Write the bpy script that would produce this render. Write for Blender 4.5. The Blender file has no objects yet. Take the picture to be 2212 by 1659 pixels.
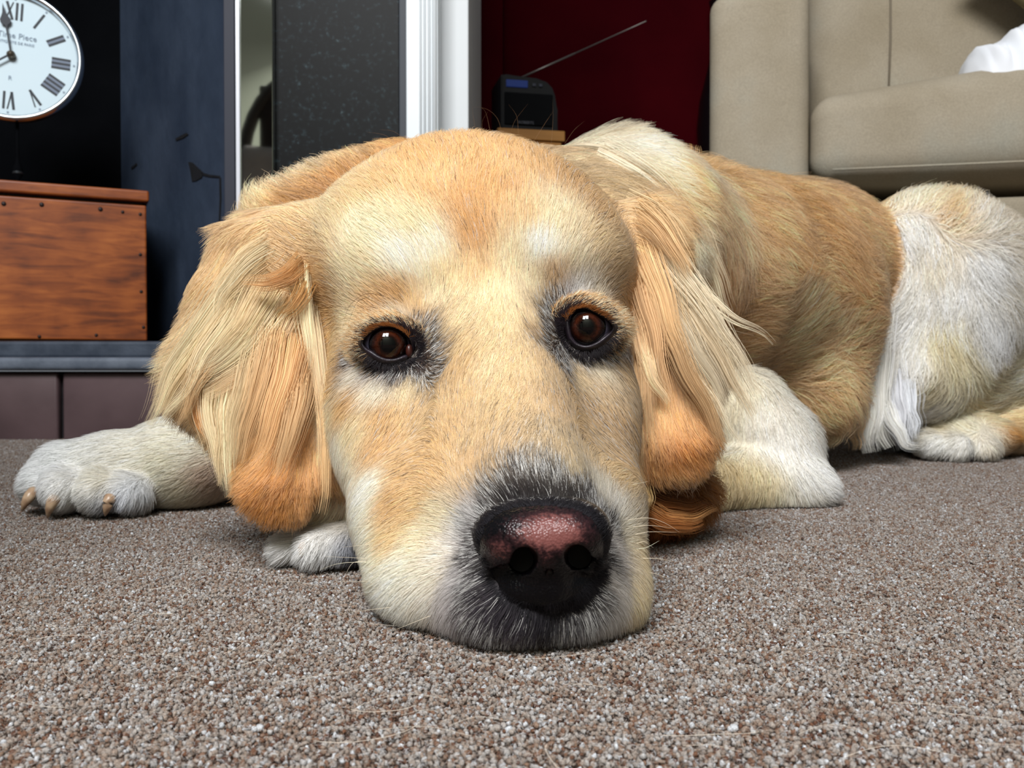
import bpy, bmesh, math, random, time
import numpy as np
from mathutils import Vector, Matrix, kdtree
from mathutils.bvhtree import BVHTree

T0 = time.time()
rng = np.random.default_rng(7)
random.seed(7)
SC = bpy.context.scene
COL = SC.collection

# ------------------------------------------------------------------ camera, light, exposure
F = 1995.0                       # focal length in pixels of the 2212 x 1659 frame
CX, CY = 1106.0, 829.5
CAM_H = 0.091
PITCH = math.radians(1.0)
cam_d = bpy.data.cameras.new('camera')
cam = bpy.data.objects.new('camera', cam_d)
COL.objects.link(cam)
cam.location = (0, 0, CAM_H)
cam.rotation_euler = (math.radians(90) - PITCH, 0, 0)
cam_d.sensor_width = 36
cam_d.lens = F / 2212 * 36
cam_d.clip_start = 0.02
cam_d.dof.use_dof = True
cam_d.dof.focus_distance = 0.365
cam_d.dof.aperture_fstop = 30
SC.camera = cam

w = bpy.data.worlds.new('room_light')
SC.world = w
w.use_nodes = True
bg = w.node_tree.nodes['Background']
bg.inputs[0].default_value = (0.86, 0.93, 1.0, 1)
bg.inputs[1].default_value = 0.19

def area(name, loc, target, sx, sy, power, col):
    l = bpy.data.lights.new(name, 'AREA')
    l.shape = 'RECTANGLE'; l.size = sx; l.size_y = sy
    l.energy = power; l.color = col
    o = bpy.data.objects.new(name, l)
    COL.objects.link(o)
    o.location = loc
    d = Vector(target) - Vector(loc)
    o.rotation_euler = d.to_track_quat('-Z', 'Y').to_euler()
    return o
area('window_light', (-0.66, -1.15, 1.90), (0, 0.45, 0.05), 0.52, 0.80, 51, (0.98, 0.985, 1.0))
area('window_light', (-0.08, -1.15, 1.90), (0, 0.45, 0.05), 0.52, 0.80, 51, (0.98, 0.985, 1.0))

vs = SC.view_settings
vs.view_transform = 'Standard'
vs.look = 'None'
vs.exposure = 0.0
vs.gamma = 1.0
vs.use_curve_mapping = False
cy = SC.cycles
cy.max_bounces = 6
cy.diffuse_bounces = 3
cy.glossy_bounces = 3
cy.transmission_bounces = 6
cy.transparent_max_bounces = 6
cy.caustics_reflective = False
cy.caustics_refractive = False
cy.use_adaptive_sampling = True
cy.adaptive_threshold = 0.02

# ------------------------------------------------------------------ pixel helpers: a pixel and a forward distance give a point
_c, _s = math.cos(PITCH), math.sin(PITCH)
def P(px, py, Y):
    """point at forward distance Y (metres) seen at pixel px, py of the frame"""
    dx, dy = (px - CX) / F, -(py - CY) / F
    vy = _c + dy * _s
    vz = -_s + dy * _c
    k = Y / vy
    return np.array([dx * k, Y, CAM_H + vz * k])
def G(px, py, z=0.0):
    """point where the ray of a pixel meets the height z"""
    dx, dy = (px - CX) / F, -(py - CY) / F
    vy = _c + dy * _s
    vz = -_s + dy * _c
    k = (z - CAM_H) / vz
    return np.array([dx * k, vy * k, z])
def PIX(p):
    p = np.asarray(p, dtype=float)
    x, y, z = p[..., 0], p[..., 1], p[..., 2] - CAM_H
    f_ = y * _c - z * _s
    u_ = y * _s + z * _c
    return np.stack([CX + F * x / f_, CY - F * u_ / f_], -1)
def R(n, Y):
    return n * Y / F

# ------------------------------------------------------------------ materials
def srgb(r, g, b):
    f = lambda c: (c / 255 / 12.92) if c / 255 <= 0.04045 else ((c / 255 + 0.055) / 1.055) ** 2.4
    return (f(r), f(g), f(b), 1.0)
def new_mat(name, col=(0.5, 0.5, 0.5, 1), rough=0.6, metal=0.0, spec=0.5):
    m = bpy.data.materials.new(name)
    m.use_nodes = True
    b = m.node_tree.nodes['Principled BSDF']
    b.inputs['Base Color'].default_value = col
    b.inputs['Roughness'].default_value = rough
    b.inputs['Metallic'].default_value = metal
    b.inputs['Specular IOR Level'].default_value = spec
    return m, m.node_tree, b
def node(nt, kind, **kw):
    n = nt.nodes.new(kind)
    for k, v in kw.items():
        if k.startswith('i_'):
            key = k[2:]
            n.inputs[int(key) if key.isdigit() else key.replace('_', ' ')].default_value = v
        else:
            setattr(n, k, v)
    return n
def ramp(nt, stops):
    r = nt.nodes.new('ShaderNodeValToRGB')
    e = r.color_ramp.elements
    while len(e) < len(stops):
        e.new(0.5)
    for k, (p, c) in enumerate(stops):
        e[k].position = p; e[k].color = c
    return r
def noise_mat(name, c1, c2, scale=8, rough=0.7, bump=0.1, bscale=60, spec=0.3, detail=6, stretch=None, bdist=0.002):
    m, nt, b = new_mat(name, c1, rough, 0, spec)
    tc = node(nt, 'ShaderNodeTexCoord')
    mp = node(nt, 'ShaderNodeMapping')
    if stretch: mp.inputs['Scale'].default_value = stretch
    nt.links.new(tc.outputs['Object'], mp.inputs[0])
    n = node(nt, 'ShaderNodeTexNoise', i_Scale=scale, i_Detail=detail)
    nt.links.new(mp.outputs[0], n.inputs['Vector'])
    r = ramp(nt, [(0.3, c1), (0.7, c2)])
    nt.links.new(n.outputs['Fac'], r.inputs[0])
    nt.links.new(r.outputs[0], b.inputs['Base Color'])
    if bump:
        n2 = node(nt, 'ShaderNodeTexNoise', i_Scale=bscale, i_Detail=3.0)
        nt.links.new(mp.outputs[0], n2.inputs['Vector'])
        bp = node(nt, 'ShaderNodeBump', i_Strength=bump, i_Distance=bdist)
        nt.links.new(n2.outputs['Fac'], bp.inputs['Height'])
        nt.links.new(bp.outputs[0], b.inputs['Normal'])
    return m

# ------------------------------------------------------------------ object helpers
def link(o, parent=None):
    COL.objects.link(o)
    if parent is not None:
        o.parent = parent
    return o
def mesh_obj(name, verts, faces, m=None, parent=None, smooth=False):
    me = bpy.data.meshes.new(name)
    me.from_pydata([tuple(map(float, v)) for v in verts], [], [tuple(f) for f in faces])
    if m: me.materials.append(m)
    if smooth: me.polygons.foreach_set('use_smooth', [True] * len(me.polygons))
    me.update()
    return link(bpy.data.objects.new(name, me), parent)
def bm_obj(name, bm, m=None, parent=None, smooth=False):
    me = bpy.data.meshes.new(name)
    bmesh.ops.recalc_face_normals(bm, faces=bm.faces)
    bm.to_mesh(me); bm.free()
    if m: me.materials.append(m)
    if smooth: me.polygons.foreach_set('use_smooth', [True] * len(me.polygons))
    return link(bpy.data.objects.new(name, me), parent)
def empty(name, loc=(0, 0, 0), rz=0):
    o = bpy.data.objects.new(name, None)
    o.empty_display_size = 0.05
    o.location = loc; o.rotation_euler = (0, 0, rz)
    return link(o)
def tag(o, label=None, cat=None, group=None, kind=None):
    if label: o['label'] = label
    if cat: o['category'] = cat
    if group: o['group'] = group
    if kind: o['kind'] = kind
    return o
def box_bm(lo, hi, bevel=0.0, seg=2, bm=None, mat=None):
    bm = bm or bmesh.new()
    r = bmesh.ops.create_cube(bm, size=1.0)
    lo = Vector(lo); hi = Vector(hi)
    for v in r['verts']:
        v.co = Vector(((v.co.x + .5) * (hi.x - lo.x) + lo.x, (v.co.y + .5) * (hi.y - lo.y) + lo.y, (v.co.z + .5) * (hi.z - lo.z) + lo.z))
    if bevel:
        es = {e for v in r['verts'] for e in v.link_edges}
        bmesh.ops.bevel(bm, geom=list(es), offset=bevel, segments=seg, profile=0.5, affect='EDGES')
    return bm
def box(name, lo, hi, m, parent=None, bevel=0.002, seg=2, smooth=False):
    return bm_obj(name, box_bm(lo, hi, bevel, seg), m, parent, smooth)
def tube_bm(pts, radii, seg=10, bm=None, cap=True):
    bm = bm or bmesh.new()
    pts = [Vector(p) for p in pts]
    if not hasattr(radii, '__len__'): radii = [radii] * len(pts)
    rings = []
    up = Vector((0, 0, 1))
    for k, p in enumerate(pts):
        d = (pts[min(k + 1, len(pts) - 1)] - pts[max(k - 1, 0)]).normalized()
        if abs(d.dot(up)) > 0.95: up = Vector((1, 0, 0))
        a = d.cross(up).normalized(); b_ = d.cross(a).normalized()
        rings.append([bm.verts.new(p + (a * math.cos(t) + b_ * math.sin(t)) * radii[k]) for t in [2 * math.pi * j / seg for j in range(seg)]])
    for r0, r1 in zip(rings, rings[1:]):
        for j in range(seg):
            bm.faces.new((r0[j], r0[(j + 1) % seg], r1[(j + 1) % seg], r1[j]))
    if cap:
        bm.faces.new(rings[0][::-1]); bm.faces.new(rings[-1])
    return bm
def lathe_bm(prof, seg=48, axis='Z', bm=None):
    """prof: list of (radius, height) turned about an axis"""
    bm = bm or bmesh.new()
    rings = []
    for r, h in prof:
        ring = []
        for j in range(seg):
            t = 2 * math.pi * j / seg
            c, s = math.cos(t) * r, math.sin(t) * r
            co = (c, s, h) if axis == 'Z' else (c, h, s)
            ring.append(bm.verts.new(co))
        rings.append(ring)
    for a, b_ in zip(rings, rings[1:]):
        for j in range(seg):
            bm.faces.new((a[j], a[(j + 1) % seg], b_[(j + 1) % seg], b_[j]))
    for rg in (rings[0], rings[-1]):
        try: bm.faces.new(rg)
        except ValueError: pass
    bmesh.ops.remove_doubles(bm, verts=bm.verts, dist=1e-5)
    return bm

def text_obj(body, size, m, name, parent, loc, rot=(math.radians(90), 0, 0), extrude=0.0001):
    """lettering as a flat mesh of its own"""
    cu = bpy.data.curves.new(name, 'FONT'); cu.body = body; cu.size = size; cu.align_x = 'CENTER'; cu.extrude = extrude; cu.resolution_u = 3
    o = bpy.data.objects.new(name, cu); COL.objects.link(o)
    bpy.context.view_layer.update()
    me = bpy.data.meshes.new_from_object(o.evaluated_get(bpy.context.evaluated_depsgraph_get()))
    bpy.data.objects.remove(o); bpy.data.curves.remove(cu)
    me.name = name; me.materials.clear(); me.materials.append(m)
    o = link(bpy.data.objects.new(name, me), parent); o.location = loc; o.rotation_euler = rot
    return o
# ================================================================== THE SETTING
ENV = True
# ---- floor and carpet
fm = noise_mat('carpet_backing', srgb(84, 68, 60), srgb(110, 92, 82), 300, 0.95, 0)
fl = mesh_obj('floor', [(-3, -1.6, -0.004), (3.4, -1.6, -0.004), (3.4, 3.2, -0.004), (-3, 3.2, -0.004)], [(0, 1, 2, 3)], fm)
fl['kind'] = 'structure'

# carpet pile: little twisted yarn nubs; a tile of nubs is set out over the visible floor
def carpet():
    m, nt, b = new_mat('carpet_yarn', (0.3, 0.25, 0.2, 1), 0.95, 0, 0.1)
    at = node(nt, 'ShaderNodeAttribute', attribute_name='nub')
    it = node(nt, 'ShaderNodeAttribute', attribute_name='tile_rnd', attribute_type='INSTANCER')
    ad = node(nt, 'ShaderNodeMath', operation='ADD')
    nt.links.new(at.outputs['Fac'], ad.inputs[0]); nt.links.new(it.outputs['Fac'], ad.inputs[1])
    fr = node(nt, 'ShaderNodeMath', operation='FRACT'); nt.links.new(ad.outputs[0], fr.inputs[0])
    r = ramp(nt, [(0.0, srgb(78, 54, 46)), (0.08, srgb(108, 76, 58)), (0.2, srgb(128, 106, 90)), (0.40, srgb(144, 130, 118)),
                  (0.65, srgb(154, 146, 138)), (0.88, srgb(166, 163, 160)), (0.98, srgb(192, 195, 198))])
    r.color_ramp.interpolation = 'LINEAR'
    nt.links.new(fr.outputs[0], r.inputs[0])
    # fine fibre mottling
    tc = node(nt, 'ShaderNodeTexCoord')
    n = node(nt, 'ShaderNodeTexNoise', i_Scale=2600.0, i_Detail=2.0)
    nt.links.new(tc.outputs['Object'], n.inputs['Vector'])
    mr = node(nt, 'ShaderNodeMapRange', i_1=0.3, i_2=0.7, i_3=0.66, i_4=1.26)
    nt.links.new(n.outputs['Fac'], mr.inputs[0])
    mx = node(nt, 'ShaderNodeVectorMath', operation='SCALE')
    nt.links.new(r.outputs[0], mx.inputs[0]); nt.links.new(mr.outputs[0], mx.inputs['Scale'])
    nt.links.new(mx.outputs[0], b.inputs['Base Color'])
    TS = 0.060; sp = 0.00135
    bm = bmesh.new()
    bmesh.ops.create_icosphere(bm, subdivisions=1, radius=1.0)
    bv = np.array([v.co[:] for v in bm.verts]); bf = np.array([[v.index for v in f.verts] for f in bm.faces]); bm.free()
    n_ = int(TS / sp)
    gx, gy = np.meshgrid(np.arange(n_), np.arange(n_), indexing='ij')
    cx_ = (gx.ravel() + 0.5) * sp - TS / 2; cy_ = (gy.ravel() + 0.5 * 0 + 0.5) * sp - TS / 2
    rg = np.random.default_rng(3)
    K = len(cx_)
    cx_ = cx_ + rg.uniform(-.45, .45, K) * sp; cy_ = cy_ + rg.uniform(-.45, .45, K) * sp
    cz_ = rg.normal(0, 0.00042, K)
    rad = rg.uniform(0.62, 1.05, K) * sp * 0.62
    ax = rg.normal(size=(K, 3, 3)); q, _ = np.linalg.qr(ax)
    sc = np.stack([rad * rg.uniform(.75, 1.5, K), rad * rg.uniform(.7, 1.05, K), rad * rg.uniform(.8, 1.3, K)], -1)
    V = bv[None] * sc[:, None, :] * (1 + rg.uniform(-.36, .36, (K, len(bv), 1)))
    V = np.einsum('kij,kvj->kvi', q, V)
    V += np.stack([cx_, cy_, cz_], -1)[:, None]
    Fc = (bf[None] + (np.arange(K) * len(bv))[:, None, None]).reshape(-1, 3)
    V = V.reshape(-1, 3); base = rg.uniform(0, 1, K)
    # loose wool fibres standing off the nubs: fine ribbons
    NF = 7000; KF = 4
    fx = rg.uniform(-TS / 2, TS / 2, (NF, 2)); an_ = rg.uniform(0, 6.28, NF); Lf = rg.uniform(.0008, .0026, NF); cv = rg.normal(0, 1.5, NF)
    tt = np.linspace(-.5, .5, KF)[None]
    aa = an_[:, None] + cv[:, None] * tt
    fp = np.stack([fx[:, :1] + np.cos(aa) * tt * Lf[:, None], fx[:, 1:] + np.sin(aa) * tt * Lf[:, None],
                   rg.uniform(.0007, .0019, NF)[:, None] - (tt * 2) ** 2 * Lf[:, None] * rg.uniform(.05, .5, NF)[:, None]], -1)
    wdt = np.stack([-np.sin(aa), np.cos(aa), rg.normal(0, .9, NF)[:, None] + 0 * aa], -1); wdt /= np.linalg.norm(wdt, axis=-1, keepdims=True)
    wdt *= (np.array([.4, 1, 1, .3]) * .000045)[None, :, None]
    fv_ = np.stack([fp - wdt, fp + wdt], 2).reshape(-1, 3)
    o_ = len(V); q0 = (np.arange(NF) * KF * 2)[:, None] + (np.arange(KF - 1) * 2)[None]
    q0 = q0.ravel() + o_
    ft_ = np.concatenate([np.stack([q0, q0 + 1, q0 + 3], -1), np.stack([q0, q0 + 3, q0 + 2], -1)])
    gi_ = np.clip(((fx[:, 0] + TS / 2) / sp).astype(int), 0, n_ - 1) * n_ + np.clip(((fx[:, 1] + TS / 2) / sp).astype(int), 0, n_ - 1)
    V = np.concatenate([V, fv_]); Fc = np.concatenate([Fc, ft_]); nubv = np.concatenate([np.repeat(base, len(bv)), np.repeat((base[gi_] + rg.uniform(0, .25, NF)) * .999, KF * 2)])
    me = bpy.data.meshes.new('carpet_tile')
    me.vertices.add(len(V)); me.vertices.foreach_set('co', V.ravel())
    me.loops.add(Fc.size); me.loops.foreach_set('vertex_index', Fc.ravel().astype(np.int32))
    me.polygons.add(len(Fc)); me.polygons.foreach_set('loop_start', np.arange(0, Fc.size, 3, dtype=np.int32))
    me.polygons.foreach_set('use_smooth', np.ones(len(Fc), bool))
    a = me.attributes.new('nub', 'FLOAT', 'POINT'); a.data.foreach_set('value', nubv.astype(np.float32))
    me.update(); me.materials.append(m)
    tile = bpy.data.objects.new('carpet_tile', me)
    # point cloud of tile centres
    pts = []; rot = []; rn = []
    Y = 0.12
    j = 0
    while Y < 1.75:
        half = 0.60 * Y + 0.42
        i0, i1 = int(-half / TS) - 1, int(half / TS) + 2
        for i in range(i0, i1):
            pts.append((i * TS, Y, -0.0008)); rot.append((0, 0, random.randrange(4) * math.pi / 2)); rn.append(random.random())
        Y += TS; j += 1
    pm = bpy.data.meshes.new('carpet')
    pm.from_pydata(pts, [], [])
    at1 = pm.attributes.new('rot', 'FLOAT_VECTOR', 'POINT'); at1.data.foreach_set('vector', np.array(rot, np.float32).ravel())
    at2 = pm.attributes.new('tile_rnd', 'FLOAT', 'POINT'); at2.data.foreach_set('value', np.array(rn, np.float32))
    ob = link(bpy.data.objects.new('carpet', pm))
    ob['kind'] = 'stuff'
    tag(ob, 'fleck brown and beige twist pile carpet covering the floor under the dog', 'carpet')
    ng = bpy.data.node_groups.new('carpet_pile', 'GeometryNodeTree')
    ng.interface.new_socket('Geometry', in_out='INPUT', socket_type='NodeSocketGeometry')
    ng.interface.new_socket('Geometry', in_out='OUTPUT', socket_type='NodeSocketGeometry')
    gi = ng.nodes.new('NodeGroupInput'); go = ng.nodes.new('NodeGroupOutput')
    mp = ng.nodes.new('GeometryNodeMeshToPoints')
    ip = ng.nodes.new('GeometryNodeInstanceOnPoints')
    oi = ng.nodes.new('GeometryNodeObjectInfo'); oi.inputs['Object'].default_value = tile
    na = ng.nodes.new('GeometryNodeInputNamedAttribute'); na.data_type = 'FLOAT_VECTOR'; na.inputs[0].default_value = 'rot'
    er = ng.nodes.new('FunctionNodeEulerToRotation')
    L = ng.links.new
    L(gi.outputs[0], mp.inputs[0]); L(mp.outputs[0], ip.inputs['Points']); L(oi.outputs['Geometry'], ip.inputs['Instance'])
    L(na.outputs[0], er.inputs[0]); L(er.outputs[0], ip.inputs['Rotation']); L(ip.outputs[0], go.inputs[0])
    md = ob.modifiers.new('pile', 'NODES'); md.node_group = ng
    return ob
carpet()

# ---- fireplace: tiled hearth, painted recess, steel trim, granite, white pilaster
HY = 1.17                                     # front of the hearth
slate = noise_mat('slate', srgb(44, 52, 64), srgb(70, 78, 90), 30, 0.55, 0.3, 120)
slate_edge = noise_mat('slate_edge', srgb(78, 86, 98), srgb(104, 112, 124), 40, 0.5, 0.3, 150)
tile_m = noise_mat('hearth_tile_glaze', srgb(74, 58, 60), srgb(92, 74, 76), 14, 0.42, 0.15, 60, 0.5)
grout = noise_mat('dark_grout', srgb(20, 18, 20), srgb(34, 30, 32), 50, 0.9, 0)
hx1 = P(1000, 900, HY)[0]
ztile = P(0, 803, HY)[2]
hearth = empty('hearth', (-0.6, HY, 0)); tag(hearth, 'raised fireplace hearth of brown glazed tiles capped by a slate slab', 'hearth')
def on_hearth(o):
    o.parent = hearth; o.matrix_parent_inverse = Matrix.Translation(-Vector(hearth.location)); return o
on_hearth(box('core', (-1.35, HY + 0.012, -0.004), (hx1, HY + 0.62, ztile - 0.002), grout, None, 0))
jx = P(129, 880, HY)[0]
wtile = 0.205
k = 0
x1 = jx - 0.0028
while x1 > -1.3:                              # tiles left of the joint
    x0 = x1 - wtile
    on_hearth(box('tile', (max(x0, -1.35), HY, -0.003), (x1, HY + 0.014, ztile - 0.001), tile_m, None, 0.004, 3, True)); x1 = x0 - 0.004
x0 = jx + 0.0028
while x0 < hx1 - 0.02:
    x1 = min(x0 + wtile * 1.25, hx1)
    on_hearth(box('tile', (x0, HY + 0.001, -0.003), (x1, HY + 0.015, ztile - 0.001), tile_m, None, 0.004, 3, True)); x0 = x1 + 0.005
zs0, zs1 = P(0, 800, HY)[2], P(0, 772, HY)[2]
on_hearth(box('slab', (-1.35, HY - 0.014, zs0), (hx1, HY + 0.64, zs1), slate_edge, None, 0.005, 3, True))
zr = P(160, 738, 1.27)[2]
on_hearth(box('back_slab', (-1.35, HY + 0.075, zs1), (P(510, 700, HY + .09)[0], HY + 0.64, zr), slate, None, 0.004, 2))

bluewall = noise_mat('blue_grey_masonry_paint', srgb(36, 48, 66), srgb(56, 68, 86), 9, 0.75, 0.5, 26, 0.25, bdist=0.004)
soot = noise_mat('soot_black_paint', srgb(3, 4, 6), srgb(7, 8, 11), 12, 0.9, 0.3, 40, 0.05)
def struct(o): o['kind'] = 'structure'; return o
# splayed blue side of the recess, black back
A = P(500, 400, HY + 0.10); B = P(262, 400, 1.66)
A2 = A.copy(); B2 = B.copy()
wl_v = []
def wall_slab(name, p, q, z0, z1, th, m):
    p = Vector((p[0], p[1], 0)); q = Vector((q[0], q[1], 0)); d = (q - p).normalized(); n = Vector((-d.y, d.x, 0))
    a, b_, c_, e_ = p, q, q + n * th, p + n * th
    vs_ = [(v.x, v.y, z0) for v in (a, b_, c_, e_)] + [(v.x, v.y, z1) for v in (a, b_, c_, e_)]
    return struct(mesh_obj(name, vs_, [(0, 3, 2, 1), (4, 5, 6, 7), (0, 1, 5, 4), (1, 2, 6, 5), (2, 3, 7, 6), (3, 0, 4, 7)], m))
side = wall_slab('wall_recess_side', B, A, zr, 1.6, 0.05, bluewall)
# plaster damage: a sunken broken corner and cracks, cut relief as small dark pieces set in the wall
d_side = Vector((A[0] - B[0], A[1] - B[1], 0)).normalized(); n_side = Vector((d_side.y, -d_side.x, 0))
def on_side(px, py, off=0.0):
    r0 = np.array([0, 0, CAM_H]); r1 = P(px, py, 1.0) - r0
    n = np.array(n_side); t = ((np.array(B) - r0) * np.array([1, 1, 0])).dot(n) / r1.dot(n * np.array([1, 1, 0]))
    return r0 + r1 * t + n * off
hole_m = noise_mat('broken_plaster', srgb(10, 11, 14), srgb(20, 22, 28), 60, 0.95, 0.5, 200)
def patch(name, pix, m, parent):
    f_ = [on_side(x, y, 0.0012) for x, y in pix]; b_ = [on_side(x, y, -0.01) for x, y in pix]
    n = len(pix)
    faces = [tuple(range(n)), tuple(range(2 * n - 1, n - 1, -1))] + [(i, (i + 1) % n, n + (i + 1) % n, n + i) for i in range(n)]
    o = mesh_obj(name, f_ + b_, faces, m); o.parent = parent; return o
patch('chipped_plaster', [(408, 350), (416, 351), (428, 362), (441, 374), (437, 384), (424, 391), (416, 392), (413, 372)], hole_m, side)
patch('crack', [(436, 372), (452, 377), (476, 380), (476, 384), (452, 382), (437, 378)], hole_m, side)
patch('crack', [(380, 300), (392, 293), (404, 287), (408, 291), (396, 299), (382, 304)], hole_m, side)
patch('crack', [(284, 362), (296, 352), (297, 357), (286, 366)], hole_m, side)
patch('crack', [(475, 384), (478, 384), (479, 430), (476, 480), (474, 480), (476, 430)], hole_m, side)
struct(box('wall_recess_left', (-1.40, HY + 0.05, zs1), (-1.35, 1.72, 1.6), soot, None, 0))
back = wall_slab('wall_recess_back', np.array([-1.36, 1.66, 0]), P(275, 400, 1.66), zr, 1.6, 0.05, soot)
# jamb strip between the blue side and the steel trim
jm, _, _ = new_mat('dark_blue_jamb', srgb(24, 28, 44), 0.6)
struct(box('trim_1', (P(484, 400, HY + .085)[0], HY + 0.085, zs1), (P(508, 400, HY + .085)[0], HY + 0.62, 1.6), jm, None, 0.001))

GY = HY + 0.08                                # face of the granite
chrome, _, _ = new_mat('polished_steel', (0.60, 0.63, 0.58, 1), 0.03, 1.0)
white_edge, _, _ = new_mat('bright_steel_edge', (0.86, 0.88, 0.95, 1), 0.22, 0.3)
trim = empty('fireplace_trim', (P(550, 400, GY)[0], GY, zs1)); tag(trim, 'polished steel mirror strip with bright edge beside the granite slab', 'fireplace trim')
def par(o, root):
    o.parent = root; o.matrix_parent_inverse = root.matrix_basis.inverted(); return o
par(box('edge', (P(507.5, 0, GY - .022)[0], GY - 0.022, zs1), (P(516.5, 0, GY - .022)[0], GY, 1.6), white_edge, None, 0.001), trim)
par(box('mirror_strip', (P(516.5, 0, GY - .018)[0], GY - 0.018, zs1), (P(588, 0, GY - .018)[0], GY - 0.004, 1.6), chrome, None, 0.0008), trim)

def granite():
    m, nt, b = new_mat('granite', (0.01, 0.01, 0.012, 1), 0.45, 0, 0.12)
    tc = node(nt, 'ShaderNodeTexCoord')
    v = node(nt, 'ShaderNodeTexNoise', i_Scale=190.0, i_Detail=3.0); nt.links.new(tc.outputs['Object'], v.inputs['Vector'])
    r = ramp(nt, [(0.50, srgb(4, 6, 7)), (0.60, srgb(11, 16, 18)), (0.72, srgb(34, 46, 50)), (0.85, srgb(80, 94, 98))])
    nt.links.new(v.outputs['Fac'], r.inputs[0]); nt.links.new(r.outputs[0], b.inputs['Base Color'])
    return m
gm = granite()
gs = box('granite_slab', (P(588, 0, GY)[0], GY, zs1), (P(862, 0, GY)[0], GY + 0.03, 1.6), gm, None, 0.001)
tag(gs, 'black speckled granite upright slab between steel strip and white pilaster', 'slab')
gb, _, _ = new_mat('grey_slab_edge', srgb(44, 50, 58), 0.6)
gs2 = box('edge', (P(862, 0, GY)[0], GY - 0.002, zs1), (P(879, 0, GY)[0], GY + 0.03, 1.6), gb, gs, 0.001)

white = noise_mat('white_gloss_paint', srgb(222, 230, 234), srgb(230, 236, 240), 5, 0.4, 0.05, 20)
pil = empty('pilaster', (P(910, 0, HY + .03)[0], HY + 0.03, 0)); tag(pil, 'white reeded wooden pilaster of the fireplace surround', 'pilaster')
PY = HY + 0.03
def xx(px, Y): return P(px, 0, Y)[0]
par(box('board', (xx(877, PY), PY, zs1), (xx(946, PY), PY + 0.05, 1.6), white, None, 0.0015), pil)
for a, b_ in ((905, 912), (913.5, 921), (923, 931), (932.5, 944)):
    bmr = tube_bm([((xx(a, PY) + xx(b_, PY)) / 2, PY + 0.001, zs1), ((xx(a, PY) + xx(b_, PY)) / 2, PY + 0.001, 1.6)], (xx(b_, PY) - xx(a, PY)) / 2, 16)
    par(bm_obj('reed', bmr, white, None, True), pil)
cream = noise_mat('off_white_wall', srgb(206, 210, 212), srgb(214, 218, 220), 5, 0.6, 0.05, 30)
struct(box('wall_chimney_breast', (xx(944, HY + .09), HY + 0.09, -0.003), (xx(1012, HY + .09), HY + 0.60, 1.6), cream, None, 0.002))

# ---- red wall behind
red = noise_mat('dark_red_wall', srgb(44, 1, 6), srgb(58, 3, 9), 4, 0.9, 0.1, 60, 0.03)
RY = 2.3
struct(box('wall_back', (xx(1086, RY), RY, -0.003), (2.6, RY + 0.05, 2.0), red, None, 0))
struct(box('wall_back_left', (xx(960, RY - .25), RY - 0.25, -0.003), (xx(1086, RY - .25), RY + 0.05, 2.0), red, None, 0))

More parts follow.
